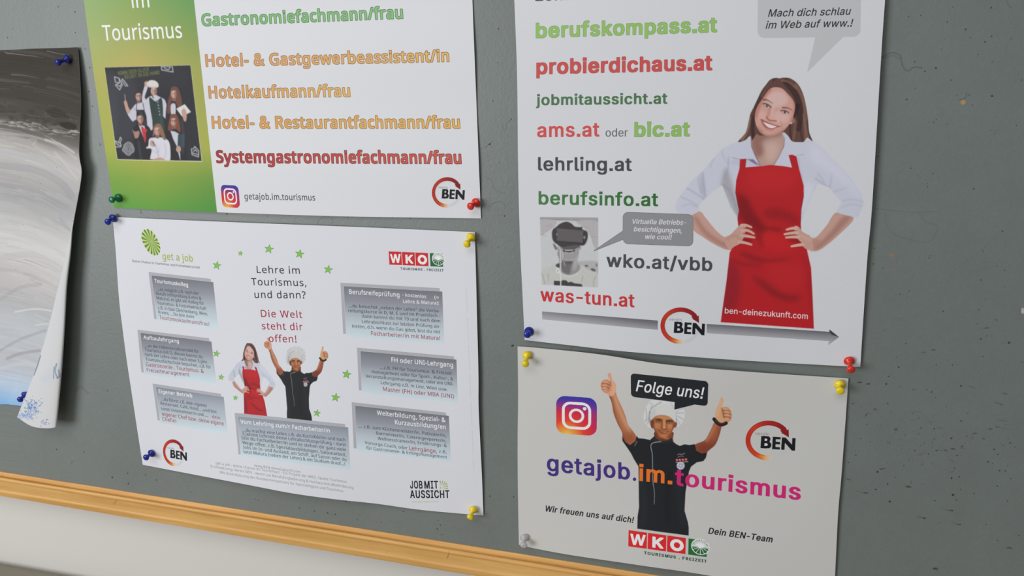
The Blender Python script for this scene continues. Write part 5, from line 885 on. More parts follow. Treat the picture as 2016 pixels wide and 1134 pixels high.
# ---- career ladder sheet (bottom left)
def print_careers(box):
    s = Print(box, 4.4, (207, 209, 214), (.78, .795, .83))
    H, B, R = (232, 233, 238), (48, 56, 70), (150, 36, 60)
    def card(fr, sh, bx, top=(112, 114, 122)):
        s.frame(*fr); s.poly(sh, (166, 166, 172)); m = fr[2]
        s.line([bx[3], bx[0], bx[1]], .9*m*.7, (206, 208, 213), smooth=False)
        c0 = ((bx[0][0]+bx[1][0])/2, (bx[0][1]+bx[1][1])/2); c1 = ((bx[2][0]+bx[3][0])/2, (bx[2][1]+bx[3][1])/2)
        s.poly(bx, s.grad(c0, c1, [(0.0, top), (0.3, tuple(np.array(top)+(28, 29, 30))), (0.65, (176, 186, 193)), (1.0, (196, 211, 218))]))
    def body(rows, cap, c=B, b=19, a=.9, **k):
        for r in rows: s.text(r[0], r[1], r[2], cap, 'C', r[3] if len(r) > 3 else c, bold=b, a=a, **k)
    card((180, 400, 3.78), [(425, 512), (888, 563), (925, 885), (468, 862)], [(447, 537), (907, 588), (945, 945), (487, 868)])
    s.text('Tourismuskolleg', (470, 590), (720, 622), 28, 'C', H, bold=26)
    body([('...ist möglich z.B. nach der', (490, 651), (800, 683)), ('Berufs-reifeprüfung (Lehre &', (483, 683), (820, 720)), ('Matura), es gibt ein Kolleg für', (486, 716), (838, 757)), ('Tourismus- & Freizeitwirtschaft', (490, 752), (857, 797)), ('z.B. in Bad Gleichenberg, Wien,', (496, 788), (868, 836)), ('Krems, ...Du bist dann', (500, 822), (765, 857))], 24)
    body([('Tourismuskaufmann/frau!', (507, 863), (878, 914))], 29, R, 14)
    fr = (180, 640, 3.78)
    card(fr, [(343, 35), (875, 98), (915, 400), (372, 352)], [(365, 57), (893, 123), (932, 440), (392, 368)])
    s.text('Aufbaulehrgang', (388, 104), (652, 134), 28, 'C', H, bold=26)
    body([('...an der Höheren Lehranstalt für', (400, 163), (800, 207)), ('Tourismus (HLT), diesen kannst du', (398, 194), (828, 248)), ('nach der Lehre oder nach einer 3-jähr.', (400, 228), (868, 288)), ('Tourismusfachschule besuchen, z.B. für', (405, 264), (890, 325))], 24)
    body([('Gastronomie-, Tourismus- &', (407, 306), (838, 358)), ('Freizeitmanagement', (413, 347), (730, 383))], 29, R)
    card(fr, [(455, 435), (965, 512), (1000, 785), (493, 708)], [(478, 458), (985, 535), (1015, 815), (513, 730)], (132, 138, 148))
    s.text('Eigener Betrieb', (502, 505), (752, 540), 28, 'C', H, bold=26)
    body([('...du führst z.B. dein eigenes', (520, 560), (858, 611)), ('Restaurant, Café, Hotel, ...und bist', (516, 592), (933, 658)), ('somit Unternehmer/in und ....', (520, 632), (870, 684)), ('dein', (900, 692), (958, 702), R)], 24)
    body([('eigener Chef bzw. deine eigene', (527, 674), (985, 748)), ('Chefin!', (529, 711), (633, 728))], 28, R)
    # middle figures
    figure_woman(s, affine3([(1545, 152), (1420, 632), (1700, 400)], [(493, 675.5), (481, 817), (542, 756)]))
    figure_cook(s, affine3([(1196, 735), (1418, 783), (1255, 1040)], [(525.5, 665), (634, 682), (565.5, 826.5)]), hat_top=True)
    s.frame(0, 0, 1); s.soften([(440, 655), (660, 672), (660, 850), (440, 830)], .4, .02)
    card((380, 780, 5.155), [(422, 168), (1545, 284), (1570, 700), (462, 590)], [(452, 203), (1575, 317), (1600, 757), (487, 612)], (134, 140, 150))
    s.text('Vom Lehrling zum/r Facharbeiter/in', (482, 278), (1390, 370), 42, 'C', H, bold=22)
    body([('...du machst eine Lehre z.B. als Koch/Köchin und nach', (503, 358), (1548, 459)), ('3 Jahren Lehrzeit deine Lehrabschlussprüfung – dann', (499, 396), (1552, 509)), ('bist du Facharbeiter/in und es stehen dir ganz viele', (497, 438), (1553, 560)), ('Wege offen, z.B. Spezialausbildungen, Saisonarbeit,', (502, 486), (1557, 612)), ('Jobs im In- und Ausland, am Schiff, auf Saison oder du', (508, 533), (1558, 660)), ('setzt Matura (neben der Lehre) & ein Studium drauf...!', (512, 579), (1545, 704))], 34)
    G = (104, 106, 112)
    body([('www.BEN-deineZukunft.com', (622, 715), (1092, 780)), ('get a job - deine Chance im Tourismus! - Ein Projekt der WKO, Sparte Tourismus', (232, 690), (1562, 882)), ('© Umsetzung: Verein BEN - Verein zur BerufsEingliederung & Nachwuchskräfteförderung', (178, 723), (1628, 942)), ('Mit Unterstützung des Bundesministeriums für Nachhaltigkeit und Tourismus', (275, 785), (1527, 975))], 27, G, 10, sag=2)
    fr = (640, 420, 3.544)
    card(fr, [(107, 484), (800, 522), (822, 880), (127, 840)], [(130, 508), (818, 546), (832, 913), (148, 860)])
    s.text('Berufsreifeprüfung', (168, 562), (520, 584), 32, 'C', H, bold=24); body([('- kostenlos', (540, 579), (706, 593)), ('(=', (763, 597), (795, 600)), ('Lehre & Matura):', (545, 625), (796, 638))], 24, H, 20)
    body([('...du besuchst „neben der Lehre" die Vorbe-', (165, 655), (803, 693)), ('reitungskurse in D, M, E und im Praxisfach -', (162, 689), (803, 726)), ('dann kannst du mit 19 und nach dem', (258, 728), (803, 762)), ('Lehrabschluss zur letzten Prüfung an-', (258, 765), (805, 801)), ('treten, d.h. wenn du Gas gibst, bist du mit', (187, 797), (803, 839))], 23)
    body([('Facharbeiter/in mit Matura!', (322, 850), (803, 885))], 28, R, 18)
    fr = (640, 680, 3.15)
    card(fr, [(198, 14), (800, 68), (815, 330), (210, 278)], [(220, 36), (815, 88), (825, 360), (228, 295)])
    s.text('FH oder UNI-Lehrgang', (412, 103), (795, 136), 29, 'C', H, bold=24)
    body([('...z.B. FH für Tourismus- & Freizeit-', (342, 146), (795, 184)), ('management oder für Sport-, Kultur-, &', (290, 172), (797, 218)), ('Veranstaltungsmanagement, oder ein UNI-', (252, 199), (797, 249)), ('Lehrgang z.B. in Linz, Wien usw.', (347, 240), (760, 283))], 20)
    body([('Master (FH) oder MBA (UNI)', (360, 283), (800, 328))], 25, R, 18)
    card(fr, [(165, 352), (750, 417), (775, 690), (178, 638)], [(187, 374), (768, 437), (782, 722), (197, 655)])
    s.text('Weiterbildung, Spezial- &', (322, 431), (748, 477), 28, 'C', H, bold=24); s.text('Kurzausbildung/en', (434, 489), (750, 521), 28, 'C', H, bold=24)
    body([('... z.B. zum Küchenmeister/in, Patissier/in,', (210, 510), (752, 569)), ('Barmeister/in, Cateringexperte/in,', (318, 553), (753, 602)), ('Wellnesstrainer/in, Ernährungs- &', (327, 586), (756, 632)), ('Vorsorge-Coach, oder', (247, 612), (512, 647)), ('z.B.', (707, 666), (755, 672)), ('für Gastronomie- & Erfolgsmanagement', (256, 645), (757, 703))], 20)
    body([('Lehrgänge,', (522, 649), (695, 669))], 25, R, 20)
    # side note, far too small to read
    s.frame(0, 0, 1)
    for k in range(46):
        t = k/46.0; s.line([(918+15*t, 562+366*t), (918+15*(t+.014), 562+366*(t+.014))], 1.7, (186, 187, 192), smooth=False, a=.55 if k % 7 else .1)
    # centre wording
    s.frame(400, 420, 2.7)
    K = (38, 40, 50)
    for t, a, b, c in (('Lehre im', (286, 317), (515, 322), K), ('Tourismus,', (257, 382), (550, 388), K), ('und dann?', (274, 450), (547, 453), K), ('Die Welt', (308, 551), (528, 557), R), ('steht dir', (313, 617), (530, 622), R), ('offen!', (350, 684), (497, 687), R)):
        s.text(t, a, b, 38, 'C', c, bold=16, track=60)
    for (x, y, r) in ((199, 213, 16), (350, 190, 27), (513, 216, 27), (665, 299, 26), (73, 277, 25), (71, 746, 21), (96, 871, 18), (172, 981, 16), (605, 1062, 22), (704, 979, 26), (763, 856, 27)):
        def star(k): return [(x+k*(1 if i % 2 == 0 else .42)*math.sin(math.radians(i*36+10)), y-k*(1 if i % 2 == 0 else .42)*math.cos(math.radians(i*36+10))) for i in range(10)]
        s.poly(star(r), (84, 112, 70)); s.poly(star(r*.82), (124, 186, 72))
    # emblem with fan of green leaves
    s.frame(270, 440, 11.34)
    c = (330, 405)
    rim = [(215, 125), (140, 155), (100, 235), (100, 345), (135, 440), (190, 550), (260, 640), (340, 695), (410, 715), (475, 690), (515, 620), (515, 520), (490, 430), (440, 330), (380, 230), (300, 150)]
    R2 = catmull(rim, True, 2); n = len(R2)
    for i in range(n):
        a, b = R2[i], R2[(i+1) % n]
        s.poly([c, a, b], s.grad(c, a, [(132, 160, 62), (84, 114, 40)] if i % 2 else [(150, 176, 76), (188, 208, 128)]))
    s.frame(270, 440, 11.34); s.text('get a job', (570, 806), (1252, 860), 160, 'C', (156, 172, 96), bold=44)
    s.frame(180, 400, 3.78); s.text('Deine Chance in Tourismus und Freizeitwirtschaft', (305, 438), (808, 488), 18, 'C', (84, 86, 94), bold=26)
    s.frame(640, 680, 3.15)
    K = (24, 26, 32)
    s.text('JOB', (528, 888), (606, 889), 49, 'A', K, bold=60, track=20); s.text('MIT', (617, 889), (703, 889), 49, 'A', K, bold=60, track=20); s.text('AUSSICHT', (528, 948), (773, 948), 50, 'A', K, bold=60, track=20)
    for k, (a, l) in enumerate(((-92, 44), (-72, 46), (-52, 48), (-34, 50), (-14, 48), (4, 46))):
        r = math.radians(a); d = np.array([math.cos(r), math.sin(r)]); p = np.array([716, 884]); nn = np.array([-d[1], d[0]])
        s.poly([p+d*12, p+d*l+nn*3.4, p+d*l-nn*3.4], (140, 164, 60))
    s.blob((716, 884), 4, 4, (140, 164, 60))
    s.text('www.jobmitaussicht.at', (535, 975), (705, 974), 11, 'C', (168, 176, 118), bold=10)
    s.frame(0, 0, 1)
    logo_ben(s, affine3([(95, 562), (1270, 655), (628, 100)], [(321, 890), (368.4, 899), (341, 865.4)]))
    logo_chamber(s, (765.3, 494.9), (24.92, 1.05), (1.4, 26.0))
    return s
# ---------------------------------------------------------------- helpers
def tag(o, label=None, cat=None, group=None, kind=None):
    if label: o['label'] = label
    if cat: o['category'] = cat
    if group: o['group'] = group
    if kind: o['kind'] = kind
    return o
def mesh_obj(name, verts, faces, mats, parent=None, smooth=False):
    me = bpy.data.meshes.new(name); me.from_pydata([tuple(v) for v in verts], [], faces); me.update()
    for m in (mats if isinstance(mats, (list, tuple)) else [mats]): me.materials.append(m)
    if smooth: me.polygons.foreach_set('use_smooth', [True]*len(me.polygons))
    o = bpy.data.objects.new(name, me); COL.objects.link(o)
    if parent: o.parent = parent
    return o
def empty(name, loc):
    o = bpy.data.objects.new(name, None); COL.objects.link(o); o.location = loc; o.empty_display_size = 0.01; return o
def box_obj(name, lo, hi, mat, parent=None, bevel=0.0, seg=2):
    bm = bmesh.new(); bmesh.ops.create_cube(bm, size=1)
    for v in bm.verts: v.co = Vector([(lo[i]+hi[i])/2+v.co[i]*(hi[i]-lo[i]) for i in range(3)])
    if bevel: bmesh.ops.bevel(bm, geom=bm.edges[:], offset=bevel, segments=seg, profile=0.5, affect='EDGES')
    me = bpy.data.meshes.new(name); bm.to_mesh(me); bm.free(); me.materials.append(mat)
    o = bpy.data.objects.new(name, me); COL.objects.link(o)
    if parent: o.parent = parent
    return o
def mat(name, rgb=None, rough=0.6, spec=0.5, **k):
    m = bpy.data.materials.new(name); m.use_nodes = True
    b = m.node_tree.nodes['Principled BSDF']
    if rgb is not None: b.inputs['Base Color'].default_value = (*lin(rgb), 1)
    b.inputs['Roughness'].default_value = rough; b.inputs['Specular IOR Level'].default_value = spec
    for a, v in k.items(): b.inputs[a.replace('_', ' ')].default_value = v
    return m
def node(m, t, **k):
    n = m.node_tree.nodes.new(t)
    for a, v in k.items():
        if hasattr(n, a): setattr(n, a, v)
        else: n.inputs[a].default_value = v
    return n
def wire(m, a, b): m.node_tree.links.new(a, b)
def bsdf(m): return m.node_tree.nodes['Principled BSDF']
def bumpy(m, scale, dist, strength=1.0, detail=4, coord='Object', vec=None, chain=None):
    tc = node(m, 'ShaderNodeTexCoord'); n = node(m, 'ShaderNodeTexNoise'); n.inputs['Scale'].default_value = scale; n.inputs['Detail'].default_value = detail
    mp = node(m, 'ShaderNodeMapping'); wire(m, tc.outputs[coord], mp.inputs['Vector']); wire(m, mp.outputs[0], n.inputs['Vector'])
    if vec: mp.inputs['Scale'].default_value = vec
    b = node(m, 'ShaderNodeBump'); b.inputs['Distance'].default_value = dist; b.inputs['Strength'].default_value = strength
    wire(m, n.outputs[0], b.inputs['Height'])
    if chain is not None: wire(m, chain, b.inputs['Normal'])
    wire(m, b.outputs[0], bsdf(m).inputs['Normal'])
    return n, b
def picture(name, arr, data=False):
    """image datablock computed above, never loaded from disk"""
    h, w = arr.shape[:2]
    im = bpy.data.images.new(name, w, h, alpha=False, float_buffer=False)
    if data: im.colorspace_settings.name = 'Non-Color'
    buf = np.ones((h, w, 4), np.float32)
    buf[..., :3] = (arr if data else enc(arr))[::-1]
    im.pixels.foreach_set(buf.ravel()); im.update(); im.pack()
    return im
def print_mat(name, pr, rough=0.55, spec=0.25):
    m = mat(name, None, rough, spec)
    t = node(m, 'ShaderNodeTexImage'); t.image = picture(name, pr.img); t.extension = 'EXTEND'; t.interpolation = 'Linear'
    wire(m, t.outputs[0], bsdf(m).inputs['Base Color'])
    bumpy(m, 220, 0.00004, 0.5, 3)
    return m
def lift(xz, h):
    """board millimetres (x, z) + height h (m) -> point on the sight line, h in front of the board"""
    w = np.array([xz[0]/1000, 0.0, xz[1]/1000+ORG[2]])
    return CAM+(w-CAM)*((-h-CAM[1])/(0-CAM[1]))

# ---------------------------------------------------------------- materials
M_wall = mat('wall_paint', (217, 215, 208), 0.55, 0.3); bumpy(M_wall, 90, 0.0004, 0.5)
M_floor = mat('floor_vinyl', (140, 132, 120), 0.5, 0.4); bumpy(M_floor, 60, 0.0003)
M_wood = mat('beech_wood', (206, 152, 84), 0.5, 0.35)
def _wood():
    m = M_wood; tc = node(m, 'ShaderNodeTexCoord'); mp = node(m, 'ShaderNodeMapping'); mp.inputs['Scale'].default_value = (2.2, 40, 40)
    n = node(m, 'ShaderNodeTexNoise'); n.inputs['Scale'].default_value = 3.0; n.inputs['Detail'].default_value = 6; n.inputs['Roughness'].default_value = 0.62
    wire(m, tc.outputs['Object'], mp.inputs[0]); wire(m, mp.outputs[0], n.inputs['Vector'])
    r = node(m, 'ShaderNodeValToRGB'); e = r.color_ramp.elements
    e[0].position = 0.28; e[0].color = (*lin((214, 158, 84)), 1); e[1].position = 0.7; e[1].color = (*lin((240, 190, 116)), 1)
    wire(m, n.outputs[0], r.inputs[0])
    # small knots and worn specks
    mp2 = node(m, 'ShaderNodeMapping'); mp2.inputs['Scale'].default_value = (150, 30, 30); wire(m, tc.outputs['Object'], mp2.inputs[0])
    n2 = node(m, 'ShaderNodeTexNoise'); n2.inputs['Scale'].default_value = 1.6; n2.inputs['Detail'].default_value = 3; wire(m, mp2.outputs[0], n2.inputs['Vector'])
    r2 = node(m, 'ShaderNodeValToRGB'); e = r2.color_ramp.elements; e[0].position = 0.70; e[0].color = (0, 0, 0, 1); e[1].position = 0.80; e[1].color = (1, 1, 1, 1); wire(m, n2.outputs[0], r2.inputs[0])
    mx = node(m, 'ShaderNodeMix', data_type='RGBA'); wire(m, r2.outputs[0], mx.inputs[0]); wire(m, r.outputs[0], mx.inputs[6]); mx.inputs[7].default_value = (*lin((176, 118, 54)), 1)
    wire(m, mx.outputs[2], bsdf(m).inputs['Base Color'])
    b = node(m, 'ShaderNodeBump'); b.inputs['Distance'].default_value = 0.0004; wire(m, n.outputs[0], b.inputs['Height']); wire(m, b.outputs[0], bsdf(m).inputs['Normal'])
_wood()
M_backing = mat('paper_back', (226, 224, 216), 0.75, 0.2); bumpy(M_backing, 300, 0.00005)
M_steel = mat('needle_steel', (190, 190, 195), 0.25, 0.5, Metallic=1.0)
def plastic(name, rgb, trans=0.0):
    m = mat(name, rgb, 0.22, 0.55); bumpy(m, 500, 0.00002, 0.4)
    if trans: bsdf(m).inputs['Transmission Weight'].default_value = trans; bsdf(m).inputs['IOR'].default_value = 1.49
    else: bsdf(m).inputs['Subsurface Weight'].default_value = 0.15; bsdf(m).inputs['Subsurface Scale'].default_value = 0.002
    return m
M_pin = dict(blue=plastic('blue_plastic', (26, 44, 150)), green=plastic('green_plastic', (22, 120, 84)), red=plastic('red_plastic', (224, 54, 40)), yellow=plastic('yellow_plastic', (244, 218, 34)), clear=plastic('milky_plastic', (226, 226, 230), 0.45))

# ---------------------------------------------------------------- structure: wall and floor
wall = box_obj('wall_back', (-2.6, 0.012, 0.0), (2.2, 0.15, 2.9), M_wall); tag(wall, kind='structure')
floor = box_obj('floor', (-2.6, -3.2, -0.08), (2.2, 0.15, 0.0), M_floor); tag(floor, kind='structure')

# ---------------------------------------------------------------- the pinboard: painted panel and its wooden rail
def board_prints():
    box = (-640, -345, 600, 470)
    c = Print(box, 2.4, (150, 150, 150)); c.k = np.array([1.0, 1.0, 1.0])
    base = np.array(lin((118, 125, 121)), np.float32)
    rng = np.random.default_rng(5)
    def cloud(n, a):
        g = rng.standard_normal((n, int(n*c.W/c.H)+2)).astype(np.float32)
        yi = np.linspace(0, g.shape[0]-1.001, c.H); xi = np.linspace(0, g.shape[1]-1.001, c.W)
        y0 = yi.astype(int); x0 = xi.astype(int); fy = (yi-y0)[:, None]; fx = (xi-x0)[None]
        fy = fy*fy*(3-2*fy); fx = fx*fx*(3-2*fx)
        y1 = np.minimum(y0+1, g.shape[0]-1); x1 = np.minimum(x0+1, g.shape[1]-1)
        return a*((g[y0][:, x0]*(1-fx)+g[y0][:, x1]*fx)*(1-fy)+(g[y1][:, x0]*(1-fx)+g[y1][:, x1]*fx)*fy)
    tone = cloud(9, .018)+cloud(40, .012)+cloud(160, .008)+cloud(500, .012)
    c.img = (base*(1+tone[..., None])).astype(np.float32)
    h = Print(box, 2.4, (150, 150, 150)); h.k = np.array([1.0, 1.0, 1.0])
    hm = 0.5+cloud(300, .02)+cloud(620, .022)+cloud(90, .01)+cloud(24, .03)
    h.img = np.repeat(hm[..., None], 3, 2).astype(np.float32)
    def hv(v): return np.array([v, v, v], np.float32)
    D = (24, 26, 26)
    def dot(x, y, r=1.5, a=.9, asp=1.0, rot=0):
        t = np.linspace(0, 2*math.pi, 9, endpoint=False)+rng.uniform(0, 1); k = r*(1+.25*rng.standard_normal(9))
        P = np.stack([x+k*np.cos(t)*asp, y+k*np.sin(t)], 1)
        c.poly(P, D, a=a); h.comp(h.mask([h.tx(P+(0, 0))], blur=.5), hv(0.15), .9)
        if rng.random() < .5: h.comp(h.mask([h.tx(P+(rng.uniform(-2, 2), 1.8*r))], blur=.8), hv(0.8), .5)
    def dots(fr, L, r=1.35, a=.85):
        for p in L: dot(fr[0]+p[0]/fr[2], fr[1]+p[1]/fr[2], (p[2] if len(p) > 2 else 1)*r*rng.uniform(.7, 1.2), a)
    def smear(fr, P, w, a=.6):
        q = [(fr[0]+x/fr[2], fr[1]+y/fr[2]) for x, y in P]
        d = catmull(q, False, 6) if len(q) > 2 else np.linspace(q[0], q[1], 8)
        n = len(d)
        for k in range(n):
            t = 1-k/(n-1.0) if len(q) > 2 else math.sin(math.pi*(k+.5)/n)
            for r in range(2): c.blob((d[k][0]+rng.normal(0, .5), d[k][1]+rng.normal(0, w*.16)), max(.7, w*.36*rng.uniform(.6, 1.5)), max(.5, w*.2*(.4+t)*rng.uniform(.6, 1.4)), D, rot=rng.uniform(-20, 25), a=a*(.15+.6*t)*rng.uniform(.5, 1), blur=.35)
        h.line(q, w, (90, 90, 90), blur=.6, a=.0); h.comp(h.mask([h.tx(np.array(q+[(q[0][0], q[0][1]+w)]))], blur=1), hv(.3), .6)
    def ridge(fr, P, w=1.6, d=.35, a=.4, up=.72):
        q = [(fr[0]+x/fr[2], fr[1]+y/fr[2]) for x, y in P]
        c.line(q, w*.8, (62, 66, 64), a=a, blur=.5)
        h.comp_line = None
        polys = catmull(q, False, 6)
        for i in range(len(polys)-1):
            A, B = polys[i], polys[i+1]; dd = B-A; L = math.hypot(*dd)+1e-6; nn = np.array([-dd[1], dd[0]])/L*w/2
            h.comp(h.mask([h.tx(np.array([A+nn, A-nn, B-nn, B+nn]))], blur=.6), hv(up), .6)
    R1, R2, R3 = (1700, 0, 2.984), (1660, 380, 2.984), (1640, 740, 2.878)
    dots(R1, [(266, 98), (337, 92), (525, 42), (752, 44), (493, 130), (601, 173), (631, 223), (754, 215), (713, 246), (870, 230), (479, 229, .7), (461, 291), (673, 320), (757, 362), (303, 364), (427, 399, 1.4), (362, 418), (516, 471), (930, 471), (756, 565, 1.6), (553, 558), (622, 560, .8), (641, 619), (255, 585), (307, 519), (384, 717, .7), (412, 720, .7), (430, 703, .7), (494, 729, .7), (752, 768, .7), (783, 772, .6), (770, 787, .6), (899, 738), (280, 990), (320, 1034, .7), (337, 1010, .6), (370, 1036, .6), (407, 1020, .8), (395, 1055, .7), (368, 1056, .7), (442, 1048, .8), (376, 1080, .6), (378, 1098, .8), (649, 1110), (86, 920), (135, 646, .6)])
    dots(R2, [(182, 326), (177, 417), (236, 440), (513, 369, .7), (506, 382, .7), (823, 343), (904, 430), (949, 455), (811, 511), (937, 225), (389, 574), (334, 596), (378, 612, .7), (799, 687, .7), (835, 624, .6), (949, 550, .7), (588, 694, 1.6), (842, 840), (809, 857), (975, 880, 1.7), (789, 768, .7), (369, 885), (244, 808, .7), (313, 965, .7), (327, 1024), (548, 1008), (615, 982, .7), (643, 1010, .7), (823, 961, .8), (797, 1051, .8), (1053, 995), (268, 1078, .8), (254, 1122)])
    dots(R3, [(303, 45), (384, 63), (455, 79), (470, 76), (533, 78), (559, 91), (113, 158), (310, 157), (160, 174, .6), (90, 235, .6), (192, 275), (320, 265, .6), (448, 252), (490, 239), (452, 213), (498, 295), (157, 356), (320, 380), (408, 336), (520, 384), (575, 357), (573, 300, 1.3), (670, 355, 1.7), (732, 401), (759, 342), (727, 256), (764, 211), (915, 416, 1.2), (935, 446, 1), (705, 450), (666, 477), (541, 443), (464, 423), (130, 448), (88, 490), (508, 501), (401, 508, .7), (690, 523, 1.2), (672, 580, 1.6), (715, 573, 1.2), (680, 673, 1.5), (723, 644), (700, 703, .8), (800, 667), (577, 708, .8), (989, 710), (930, 626), (1008, 582), (879, 487, 1.5), (904, 497), (990, 510), (977, 540), (944, 538), (243, 644), (310, 614), (253, 545, 1.5), (322, 713, 1.4), (443, 607, .8), (356, 576, .8), (932, 932), (1053, 905, 1.1), (868, 843, .7), (605, 834, .7), (1005, 380), (727, 57, 1.3)])
    for k in range(170):
        x = rng.normal(560, 300); y = 380+rng.normal(0, 110)
        if 90 < x < 1075: dots(R3, [(x, y, rng.uniform(.25, .7))], a=.7)
    for P, w in (([(135, 37), (165, 36)], 4), ([(190, 46), (212, 46)], 3.5), ([(230, 188), (250, 193)], 4), ([(185, 228), (195, 213), (212, 215)], 4), ([(345, 300), (366, 306)], 4.5), ([(590, 296), (625, 294)], 3), ([(580, 423), (596, 424)], 4), ([(625, 420), (650, 425)], 4), ([(668, 413), (690, 415)], 5), ([(480, 450), (520, 436)], 4), ([(786, 332), (815, 322)], 4), ([(880, 298), (902, 302)], 4), ([(925, 288), (990, 300), (1045, 306)], 4), ([(845, 352), (862, 362)], 3.5), ([(930, 250), (990, 258)], 3.5), ([(915, 150), (970, 168)], 4.5), ([(955, 98), (992, 106)], 4), ([(765, 56), (805, 70)], 3.5), ([(195, 664), (165, 660), (130, 652)], 5), ([(522, 808), (495, 802), (475, 795)], 5), ([(678, 764), (650, 760), (622, 750)], 5), ([(720, 844), (695, 838), (672, 826)], 5), ([(985, 972), (1016, 980)], 6), ([(563, 1092), (597, 1096)], 6.5), ([(72, 582), (100, 590)], 4), ([(410, 625), (445, 632)], 7), ([(260, 530), (300, 525)], 5), ([(440, 205), (505, 203)], 2.5), ([(540, 256), (595, 264)], 2.5)):
        smear(R3, P, w*.8)
    for P, w in (([(820, 796), (865, 790)], 5), ([(460, 935), (488, 936)], 4.5), ([(515, 922), (545, 922)], 4.5), ([(85, 1113), (112, 1113)], 4), ([(135, 1122), (160, 1121)], 3.5), ([(890, 742), (910, 748)], 3.5), ([(920, 884), (988, 880)], 3)): smear(R2, P, w*.7)
    ridge(R1, [(110, 335), (165, 308), (215, 328), (228, 382), (255, 416), (300, 393), (345, 400)], 2.4, a=.6); ridge(R1, [(120, 340), (170, 325), (212, 345)], 4, a=.25)
    ridge(R1, [(838, 0), (850, 30), (868, 45)], 2.2); ridge(R1, [(560, 585), (595, 575), (605, 545)], 3)
    ridge(R2, [(165, 88), (270, 100), (400, 112), (545, 108)], 1.5, a=.35); ridge(R2, [(250, 110), (250, 180), (300, 240), (380, 268), (490, 290), (540, 240), (548, 190), (480, 165), (450, 120)], 1.6, a=.3); ridge(R2, [(620, 490), (700, 410), (800, 340), (1000, 140)], 1.3, a=.12); ridge(R2, [(300, 728), (340, 740), (362, 755)], 1.4, a=.25)
    c.blob((1700+585/2.984, 601/2.984), 5, 4.6, (190, 150, 96), a=.9); c.blob((1660+283/2.984, 380+366/2.984), 4.6, 4.2, (158, 124, 90), a=.75); c.blob((1660+304/2.984, 380+418/2.984), 2, 2, (158, 124, 90), a=.6); c.blob((1660+1055/2.984, 380+692/2.984), 3, 6, (200, 198, 186), a=.9)
    Mf = (960, 0, 1.62)
    dots(Mf, [(35, 92), (33, 200), (17, 322), (76, 380), (8, 460, 1.5), (40, 520), (55, 690, 1.2), (35, 790, .7), (80, 1103, 1.8)], 1.4); ridge(Mf, [(45, 395), (50, 412), (60, 410), (58, 392), (76, 380)], 1.5, a=.5); ridge(Mf, [(-10, 470), (10, 455), (14, 450)], 2, a=.5); ridge(Mf, [(-14, 560), (10, 575), (20, 600), (40, 612), (55, 615)], 1.6, a=.3); ridge(Mf, [(12, 650), (30, 642), (50, 648), (55, 665)], 3, a=.25)
    for k in range(120):
        x, y = rng.uniform(945, 1022), rng.uniform(0, 1000)
        h.comp(h.mask([h.tx(np.array([(x, y), (x+rng.uniform(1.5, 4), y-1), (x+2, y+rng.uniform(1.5, 3))]))], blur=.7), hv(rng.choice([.25, .8])), .6)
    dots((0, 0, 2.578), [(295, 33), (379, 59), (65, 145), (382, 165), (37, 190), (431, 248), (455, 343), (451, 465), (469, 540), (442, 672, .8), (509, 733, 1.2)])
    dots((0, 560, 1.977), [(220, 642), (418, 415), (327, 652), (437, 750), (497, 735), (567, 742), (500, 775)]); smear((0, 560, 1.977), [(275, 700), (288, 684)], 3, .3)
    c.line([(150, 768), (160, 762), (174, 775)], 3, (96, 70, 66), a=.35, blur=1)
    dots((0, 880, 2.88), [(320, 15), (637, 175), (725, 150), (826, 160), (887, 188), (728, 211), (1080, 256), (1070, 225, .6), (1699, 346), (1783, 365), (1858, 375), (1900, 382), (1962, 310), (1450, 300, .8), (1464, 304, .6), (478, 30, .6)])
    dots((600, 940, 2.88), [(55, 190), (130, 202), (175, 210), (235, 136), (300, 240), (434, 255), (560, 193), (757, 245, .7), (771, 270), (751, 292), (827, 288), (777, 325, .7), (1050, 106), (1185, 110)])
    dots((180, 400, 3.78), [(1008, 84), (368, 70, .6), (1310, 98, .7)]); ridge((180, 400, 3.78), [(366, 40), (375, 78)], 2, a=.6); ridge((380, 0, 2.578), [(630, 1134), (640, 1110), (660, 1098), (700, 1104), (706, 1130)], 1.8, a=.5); dots((380, 0, 2.578), [(786, 1106), (1104, 1110), (172, 1087)])
    ridge((1020, 380, 3.15), [(320, 985), (340, 945), (365, 950)], 2, a=.5); ridge((1020, 380, 3.15), [(440, 955), (447, 1000)], 1.8, a=.4)
    for k in range(260):
        x, y = rng.uniform(1640, 2016), rng.uniform(0, 1134)
        h.comp(h.mask([h.tx(np.array([(x, y), (x+rng.uniform(1.5, 5), y-1), (x+2, y+rng.uniform(1, 2.5))]))], blur=.7), hv(rng.choice([.3, .72])), .5)
    return c, h
_bc, _bh = board_prints()
M_board = mat('grey_board_paint', None, 0.42, 0.5)
def _board():
    m = M_board
    tc = node(m, 'ShaderNodeUVMap', uv_map='UVMap')
    t = node(m, 'ShaderNodeTexImage'); t.image = picture('board_colour', _bc.img); t.extension = 'EXTEND'; wire(m, tc.outputs[0], t.inputs[0]); wire(m, t.outputs[0], bsdf(m).inputs['Base Color'])
    g = node(m, 'ShaderNodeTexImage'); g.image = picture('board_relief', _bh.img, True); g.extension = 'EXTEND'; wire(m, tc.outputs[0], g.inputs[0])
    b0 = node(m, 'ShaderNodeBump'); b0.inputs['Distance'].default_value = 0.0008; b0.inputs['Strength'].default_value = 0.7; wire(m, g.outputs[0], b0.inputs['Height'])
    bumpy(m, 300, 0.00010, 0.6, 3, chain=b0.outputs[0])
_board()
